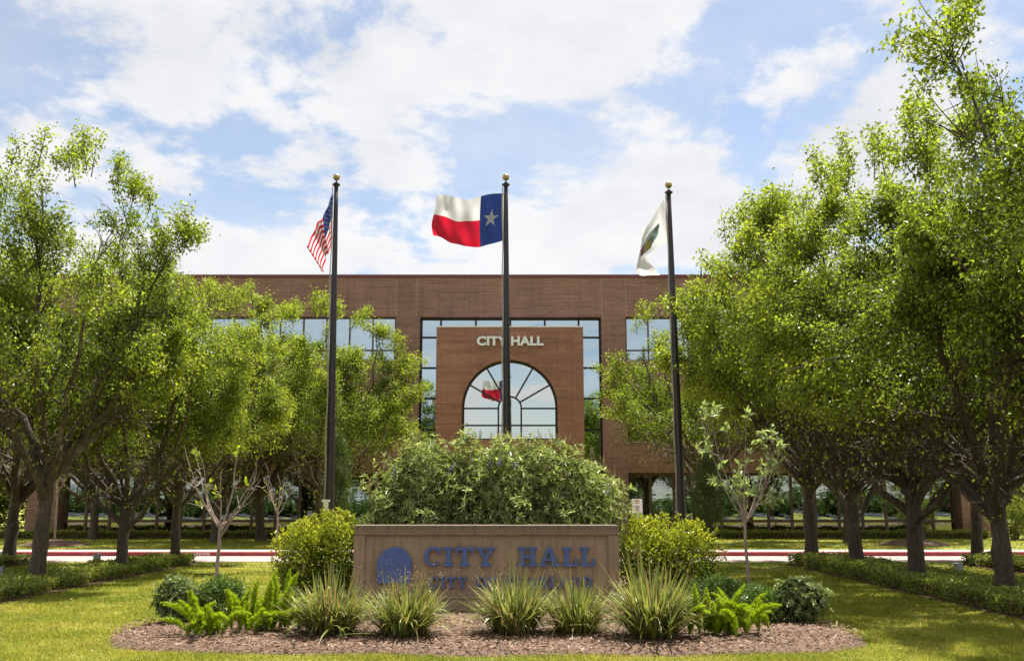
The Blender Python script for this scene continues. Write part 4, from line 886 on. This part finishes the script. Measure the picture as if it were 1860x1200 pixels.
def mulch_bed():
    root = empty('mulch_bed', (0, 15, 0)); tag(root, kind='structure')
    n = len(OUTS); c = np.array([-0.2, 15.0]); o = np.array(OUTS); V = []; F = []; rings = [(1.015, -0.01), (0.985, 0.03), (0.93, 0.06), (0.7, 0.075), (0.35, 0.08)]
    for s, z in rings: q = c + (o - c) * s; V += [(x, y - 15, z) for x, y in q]
    for k in range(len(rings) - 1): F += [(k * n + i, k * n + (i + 1) % n, (k + 1) * n + (i + 1) % n, (k + 1) * n + i) for i in range(n)]
    F.append(tuple((len(rings) - 1) * n + i for i in range(n)))
    me = bpy.data.meshes.new('ground'); me.from_pydata(V, [], F); me.materials.append(M['mulch']); me.polygons.foreach_set('use_smooth', np.ones(len(F), bool)); me.update(); link('ground', me, root)
    rng = np.random.default_rng(8); N_ = 26000; P = np.column_stack([rng.uniform(-4.9, 4.6, N_), 10.7 + 6.0 * rng.beta(1, 1.6, N_)]); P = P[inside(P, OUTS)]; n = len(P)
    a = rng.uniform(0, 2 * PI, n); L = rng.uniform(0.02, 0.06, n); w = rng.uniform(0.006, 0.016, n); d = np.column_stack([np.cos(a), np.sin(a), rng.normal(0, 0.25, n)]); s = np.column_stack([-np.sin(a), np.cos(a), rng.normal(0, 0.4, n)])
    c3 = np.column_stack([P[:, 0], P[:, 1] - 15, 0.072 + rng.uniform(0, 0.02, n)]); edge_ = np.zeros(n)
    V = np.stack([c3 - d * L[:, None] / 2 - s * w[:, None] / 2, c3 + d * L[:, None] / 2 - s * w[:, None] / 2, c3 + d * L[:, None] / 2 + s * w[:, None] / 2, c3 - d * L[:, None] / 2 + s * w[:, None] / 2], 1).reshape(-1, 3)
    tag(link('bark_chips', npmesh('bark_chips', V, (np.arange(n)[:, None] * 4 + np.arange(4)), M['chips']), root), kind='stuff')
mulch_bed()
for x, y, lab in ((-17.0 + 0.6, 36.5, 'low mulch mound round a thin sapling on the far left lawn'), (14.6, 37.0, 'low mulch mound round a small leafy tree on the far right lawn')):
    mb = MB(); mb.lathe([(1.3, -0.02), (1.15, 0.05), (0.8, 0.14), (0.3, 0.2), (0.01, 0.2)], 24); o = mb.build('mulch_mound', M['mulch'], None, True, 0, (x, y, 0)); tag(o, lab, 'mulch', 'mulch mounds')

# ---------------------------------------------------------------- variegated strap-leaf clumps
def blade_mesh(rng, n, H, Rr, wid=0.032, wild=0.25):
    seg = 6; Vs = []; side = []; tp = []; F = []; t = np.linspace(0, 1, seg + 1)
    for i in range(n):
        az = rng.uniform(0, 2 * PI); u = rng.uniform(0, 1) ** 0.5; b = np.array([math.cos(az), math.sin(az), 0]) * rng.uniform(0, 0.24)
        az2 = az + rng.normal(0, 0.75); out = np.array([math.cos(az2), math.sin(az2), 0]); h = H * rng.uniform(0.62, 1.12) * (1.06 - 0.46 * u); r = Rr * u * rng.uniform(0.6, 1.15)
        if rng.random() < 0.07: h *= 1.28
        elif rng.random() < 0.06: r *= 1.6; h *= 0.7
        dr = max(0, rng.normal(0.10, 0.22)) * (1 + u); P = b + out * (r * (t ** 1.25))[:, None] + np.array([0, 0, 1]) * (h * (t ** 0.92) - dr * h * t ** 3)[:, None]
        sd_ = np.array([-out[1], out[0], 0]); tw = rng.normal(0, 0.7); nrm = out * 0.6 + np.array([0, 0, 0.3]); sdv = sd_ * math.cos(tw) + nrm * math.sin(tw)
        w = wid * rng.uniform(0.6, 1.25) * np.clip(1.15 - t ** 2.2 * 1.12, 0.04, 1)
        o = len(Vs) * 3 * (seg + 1); Vs.append(np.stack([P - sdv * w[:, None] / 2, P + nrm * (w * 0.18)[:, None] * -1, P + sdv * w[:, None] / 2], 1).reshape(-1, 3)); side.append(np.tile([-1, 0, 1], seg + 1)); tp.append(np.repeat(t, 3))
        for k in range(seg): a = o + k * 3; F += [(a, a + 1, a + 4, a + 3), (a + 1, a + 2, a + 5, a + 4)]
    return npmesh('blades', np.concatenate(Vs), F, M['blade'], {'side': np.concatenate(side), 'tip': np.concatenate(tp)}, smooth=True)
SG = 'variegated strap-leaf clumps in front of the sign'
def strap(x, y, H, Rr, n, seed, label, stalks, dry):
    rng = np.random.default_rng(seed); r = empty('flax_lily', (x, y, 0.05), 0, label, 'plant', SG); link('blades', blade_mesh(rng, n, H, Rr), r)
    V = []; F = []; off = 0; Ps = []
    for i in range(stalks):
        az = rng.uniform(0, 2 * PI); e = np.array([math.cos(az) * Rr * rng.uniform(0.1, 0.7), math.sin(az) * Rr * 0.4, H * rng.uniform(0.85, 1.15)]); v, f = tube(bez(np.zeros(3), e * [0.4, 0.4, 0.7], e, 5), [0.004, 0.004, 0.003, 0.002, 0.0015], 3); V.append(v); F.append(f + off); off += len(v)
        for k in range(8): q = e + rng.normal(0, 1, 3) * [0.05, 0.05, 0.07] - [0, 0, 0.04]; Ps += [q] * 2; v, f = tube(np.array([e - [0, 0, 0.12], q]), [0.0015, 0.001], 3); V.append(v); F.append(f + off); off += len(v)
    tag(link('flower_stalks', npmesh('flower_stalks', np.concatenate(V), np.concatenate(F), M['dry']), r), kind='stuff')
    P = np.array(Ps); 
    if dry: m_ = 420; P = np.concatenate([P, np.column_stack([rng.normal(0.1, Rr * 0.3, m_), rng.normal(-0.05, Rr * 0.25, m_), H * 0.84 + rng.normal(0, 0.08, m_)])])
    sz = rng.uniform(0.008, 0.02, len(P)); v, f = leaves(rng, P, rng.normal(size=P.shape), sz, sz * 0.7); tag(link('seed_heads', npmesh('seed_heads', v, f, M['dry'], {'tip': np.repeat(rng.uniform(0.2, 1, len(P)), 4)}), r), kind='stuff')
strap(-2.10, 12.0, 0.80, 0.60, 600, 61, 'variegated strap leaf clump beside the left fern, leftmost of the row', 5, False)
strap(-1.22, 11.9, 0.76, 0.60, 620, 62, 'variegated strap leaf clump with dry brown seed heads below the emblem', 6, True)
strap(0.03, 12.1, 0.80, 0.62, 640, 63, 'variegated strap leaf clump directly below the sign middle', 6, False)
strap(0.76, 12.15, 0.74, 0.48, 420, 64, 'variegated strap leaf clump with reddish brown base below the word HALL', 5, False)
strap(1.62, 11.75, 0.90, 0.68, 760, 65, 'largest variegated strap leaf clump, next to the right fern', 4, False)

# ---------------------------------------------------------------- foxtail ferns
def foxtail(x, y, n, W_, H, seed, label, bias):
    rng = np.random.default_rng(seed); root = empty('foxtail_fern', (x, y, 0.05), 0, label, 'plant', 'foxtail ferns at the ends of the bed')
    for i in range(n):
        az = rng.uniform(0, 2 * PI); u = rng.uniform(0, 1) ** 0.7; b = np.array([rng.normal(0, W_ * 0.28), rng.normal(0, 0.14), 0.0]); out = np.array([math.cos(az) + bias, math.sin(az) * 0.8, 0]) * u * 0.62
        L = H * rng.uniform(0.55, 1.1); e = b + out * L * 1.5 + np.array([0, 0, L * (1 - 0.62 * u * u)]); c = b + out * L * 0.25 + np.array([0, 0, L * 0.62]); k = 14; P = bez(b, c, e, k)
        P[2:] += np.cumsum(rng.normal(0, 0.004, (k - 2, 3)), 0); m_ = int(560 * L / 0.5); t = rng.uniform(0.06, 1, m_); s = t * (k - 1); j = np.minimum(s.astype(int), k - 2); q = P[j] + (P[j + 1] - P[j]) * (s - j)[:, None]; T = unit(P[j + 1] - P[j])
        rad = 0.05 * np.clip(np.minimum(t * 5, 1), 0.3, 1) * np.clip((1.04 - t) * 2.6, 0.10, 1) ** 0.75; a = unit(np.cross(T, rng.normal(size=(m_, 3)))); D = a * 0.85 + T * 0.75
        v, f = leaves(rng, q, D, rad * 1.35, 0.008, 0.1)
        tip = np.clip(0.35 + 0.5 * t + rng.normal(0, 0.15, m_), 0, 1); o = link('plume', npmesh('plume', v, f, M['fern'], {'tip': np.repeat(tip, 4)}), root)
foxtail(-3.55, 11.9, 20, 0.42, 0.55, 71, 'bright green foxtail fern, front left clump', -0.2)
foxtail(-3.0, 12.35, 42, 0.85, 0.66, 72, 'bright green foxtail fern, larger clump between dark shrub and strap leaves', 0.35)
foxtail(2.42, 12.0, 40, 0.80, 0.58, 73, 'bright green foxtail fern at the right end of the strap leaves', 0.25)

# ---------------------------------------------------------------- saplings
def sapling(x, y, H, seed, nb, nleaf, L, lm, bm_, label, fork=0.45, r0=0.022, sprd=0.55, name='sapling', wr=0.42):
    rng = np.random.default_rng(seed); root = empty(name, (x, y, 0), 0, label, 'tree', 'young trees'); V = []; F = []; off = 0; tips = []
    def put(P, r, n=6):
        nonlocal off
        v, f = tube(P, r, n); V.append(v); F.append(f + off); off += len(v)
    k = 10; z = np.linspace(-0.05, H * fork, k); tr = np.column_stack([np.cumsum(rng.normal(0, 0.006, k)), np.cumsum(rng.normal(0, 0.006, k)), z]); put(tr, np.linspace(r0 * 1.25, r0 * 0.9, k), 8); top = tr[-1]
    for i in range(nb):
        az = 2 * PI * (i + rng.uniform(-.35, .35)) / nb; rr = sprd * rng.uniform(0.25, 1.0) * H * 0.4; e = top + np.array([math.cos(az) * rr, math.sin(az) * rr * 0.7, H * (1 - fork) * rng.uniform(0.45, 1.0)])
        P = bez(top - [0, 0, rng.uniform(0, 0.25)], top + (e - top) * [0.6, 0.6, 0.25], e, 8); P[1:] += np.cumsum(rng.normal(0, 0.012, (7, 3)), 0); put(P, np.linspace(r0 * 0.6, 0.004, 8), 5)
        for j in range(5):
            q = rng.integers(2, 8); d = rng.normal(0, 0.5, 3) + unit(P[q] - P[q - 1]) * 0.7 + [0, 0, 0.15]; e2 = P[q] + unit(d) * rng.uniform(0.15, 0.42) * H / 2.6; put(np.array([P[q], (P[q] + e2) / 2 + rng.normal(0, 0.02, 3), e2]), [0.006, 0.0045, 0.002], 4); tips.append((P[q], e2))
    link('trunk', npmesh('trunk', np.concatenate(V), np.concatenate(F), bm_, smooth=True), root)
    if nleaf:
        sel = tips if nleaf > 150 else [tips[i] for i in rng.choice(len(tips), 7, replace=False)]
        A = np.array([a for a, b in sel]); B_ = np.array([b for a, b in sel]); i = rng.choice(len(sel), nleaf); t = rng.uniform(0.3, 1.05, nleaf)[:, None]; P = A[i] + (B_[i] - A[i]) * t + rng.normal(0, 0.012, (nleaf, 3)); D = unit(B_[i] - A[i]) * 0.6 + rng.normal(0, 0.7, (nleaf, 3)) + [0, 0, 0.1]
        sz = L * rng.uniform(0.6, 1.2, nleaf); v, f = leaves(rng, P, D, sz, sz * wr, 0.2, (0, 0, 1), 0.6); link('crown', npmesh('crown', v, f, lm, {'tip': np.repeat(rng.uniform(0, 1, nleaf), 4)}), root)
    return root
s1 = sapling(-4.32, 14.9, 2.45, 81, 8, 70, 0.085, M['yleaf'], M['twig'], 'nearly bare young sapling with pale trunk behind the left fern', 0.52, 0.026, 0.85)
sapling(3.42, 14.9, 3.0, 82, 7, 520, 0.12, M['sapleaf'], M['twig'], 'young sapling with pale glossy leaves behind the right fern', 0.47, 0.022, 0.8)
sapling(-7.35, 31.8, 2.9, 83, 7, 40, 0.08, M['yleaf'], M['twig'], 'bare twiggy sapling beyond the drive left of the striped flag pole', 0.45, 0.03, 0.6)
sapling(-16.4, 36.5, 3.6, 84, 5, 160, 0.09, M['pear'], M['twig'], 'thin sapling in the mulch mound on the far left lawn', 0.55, 0.03, 0.45)
sapling(14.6, 37.0, 2.9, 85, 9, 2600, 0.10, M['sapleaf'], M['twig'], 'small leafy tree in the mulch mound before the right windows', 0.34, 0.03, 0.85)
sapling(7.6, 33, 2.4, 86, 6, 30, 0.08, M['yleaf'], M['twig'], 'bare twiggy sapling beyond the drive right of the white flag pole', 0.42, 0.028, 0.6)

# ---------------------------------------------------------------- small fixtures
def spot(x, y, rz, label):
    r = empty('landscape_light', (x, y, 0), R(rz), label, 'light', 'landscape lights in the lawn')
    mb = MB(); mb.tube([(0, 0, -0.05), (0, 0, 0.16)], 0.018, 8); mb.build('stake', M['dark_metal'], r)
    mb = MB(); mb.box(-0.08, 0.08, -0.05, 0.04, 0.12, 0.34); mb.build('housing', M['grey_metal'], r, bevel=0.012)
    mb = MB(); mb.box(-0.065, 0.065, 0.041, 0.052, 0.14, 0.32); mb.build('lens', M['glass'], r)
    mb = MB(); mb.box(-0.09, 0.09, -0.06, 0.09, 0.342, 0.352); mb.build('visor', M['grey_metal'], r)
spot(-9.85, 24.2, -20, 'small grey landscape light in the lawn left of the middle bed trunk'); spot(-9.85, 19.6, 20, 'small grey landscape light in the lawn at the left edge'); spot(9.0, 20.6, 30, 'small grey landscape light in the lawn right of the scarred trunk')
def notice():
    r = empty('notice_sign', (3.86, 29.0 + 2.2, 0), 0, 'small white notice board on a thin post before the entrance', 'sign')
    mb = MB(); mb.tube([(0, 0.03, -0.05), (0, 0.03, 1.6)], 0.02, 8); mb.build('post', M['grey_metal'], r)
    mb = MB(); mb.box(-0.165, 0.165, -0.012, 0.012, 1.22, 1.64); mb.build('board', M['white'], r, bevel=0.004)
    for i, (c, ro, ri) in enumerate((((0.45, 0.14, 0.05), 0.075, 0.05), ((0.55, 0.4, 0.1), 0.05, 0.025))):
        mb = MB()
        for k in range(10):
            a, b = PI * k / 10, PI * (k + 1) / 10; mb.prism([(ri * math.cos(a), 1.54 + ri * math.sin(a)), (ro * math.cos(a), 1.54 + ro * math.sin(a)), (ro * math.cos(b), 1.54 + ro * math.sin(b)), (ri * math.cos(b), 1.54 + ri * math.sin(b))], -0.016, -0.0125)
        mb.build('emblem_arc', plain('notice_print', c, 0.6), r)
    mb = MB(); mb.prism([(-0.06, 1.525), (0, 1.49), (0.06, 1.525)], -0.016, -0.0125); mb.build('emblem_base', plain('notice_green', (0.05, 0.2, 0.14), 0.6), r)
    for z, w in ((1.42, 0.11), (1.38, 0.12), (1.34, 0.10), (1.28, 0.09)):
        mb = MB(); mb.box(-w, w * 0.8, -0.016, -0.0125, z, z + 0.014); mb.build('text_line', M['dark_metal'], r)
notice()
def canopy():
    r = empty('canopy_frame', (27.0, 52, 0), 0, 'dark steel frame at the far right edge beyond the building', 'canopy')
    mb = MB(); mb.box(-2.6, 4, -0.1, 0.1, 1.75, 2.0); mb.build('beam', M['dark_metal'], r)
    for x in (-2.3, 0.8, 3.8): mb = MB(); mb.box(x - 0.07, x + 0.07, -0.07, 0.07, -0.05, 1.748); mb.build('post', M['dark_metal'], r)
canopy()

# ---------------------------------------------------------------- grass blades
def grass():
    rng = np.random.default_rng(99); n = 520000
    y = 9.3 + 17.5 * rng.beta(0.9, 1.75, n); x = rng.uniform(-1, 1, n) * (y * 0.56 + 1.6)
    P = np.column_stack([x, y]); keep = ~inside(P, [(px * 0.985 - 0.0, 15 + (py - 15) * 0.975) for px, py in OUTS]) & (y < 26.85)
    for a, b, c, d in ((6.86, 8.6, 9.3, 25.85), (-9.6, -8.0, 11.3, 26.45), (11.15, 12.85, 14.8, 25.85), (-13.75, -12.2, 16.3, 26.45)): keep &= ~((x > a) & (x < b) & (y > c) & (y < d))
    P = P[keep]
    q = rng.integers(0, 34000, 1)                                    # strip beyond the walk
    m_ = 45000; P2 = np.column_stack([rng.uniform(-23, 23, m_), rng.uniform(30.95, 42.9, m_)]); P = np.concatenate([P, P2]); n = len(P)
    far = np.clip(P[:, 1] / 11, 1, 3.4); tuft = 0.75 + 0.35 * np.sin(P[:, 0] * 3.1 + np.sin(P[:, 1] * 2.3)) * np.sin(P[:, 1] * 3.7)
    h = rng.uniform(0.022, 0.055, n) * (0.8 + 0.2 * far) * tuft; w = rng.uniform(0.004, 0.009, n) * far ** 0.9; a = rng.uniform(0, 2 * PI, n); l = rng.normal(0, 0.6, (n, 2)) * h[:, None]
    B = np.column_stack([P, np.zeros(n) - 0.002]); s = np.column_stack([np.cos(a), np.sin(a), np.zeros(n)]) * w[:, None]; T = B + np.column_stack([l, h])
    V = np.stack([B - s, B + s, T], 1).reshape(-1, 3); o = link('grass', npmesh('grass', V, np.arange(n * 3).reshape(-1, 3), M['grass'])); tag(o, 'sunlit yellow green lawn grass', 'grass', kind='stuff')
grass()

def litter():
    rng = np.random.default_rng(17); n = 900; y = rng.uniform(10, 26, n); x = rng.uniform(-1, 1, n) * (y * 0.5 + 1.5); P = np.column_stack([x, y, rng.uniform(0.02, 0.05, n)])
    D = rng.normal(0, 1, (n, 3)) * [1, 1, 0.2]; sz = rng.uniform(0.03, 0.07, n); v, f = leaves(rng, P, D, sz, sz * 0.6, 0.2, (0, 0, 1), 0.7)
    tag(link('fallen_leaves', npmesh('fallen_leaves', v, f, M['dry'], {'tip': np.repeat(rng.uniform(0, 1, n), 4)})), 'dry brown leaves scattered on the lawn', 'leaves', kind='stuff')
litter()
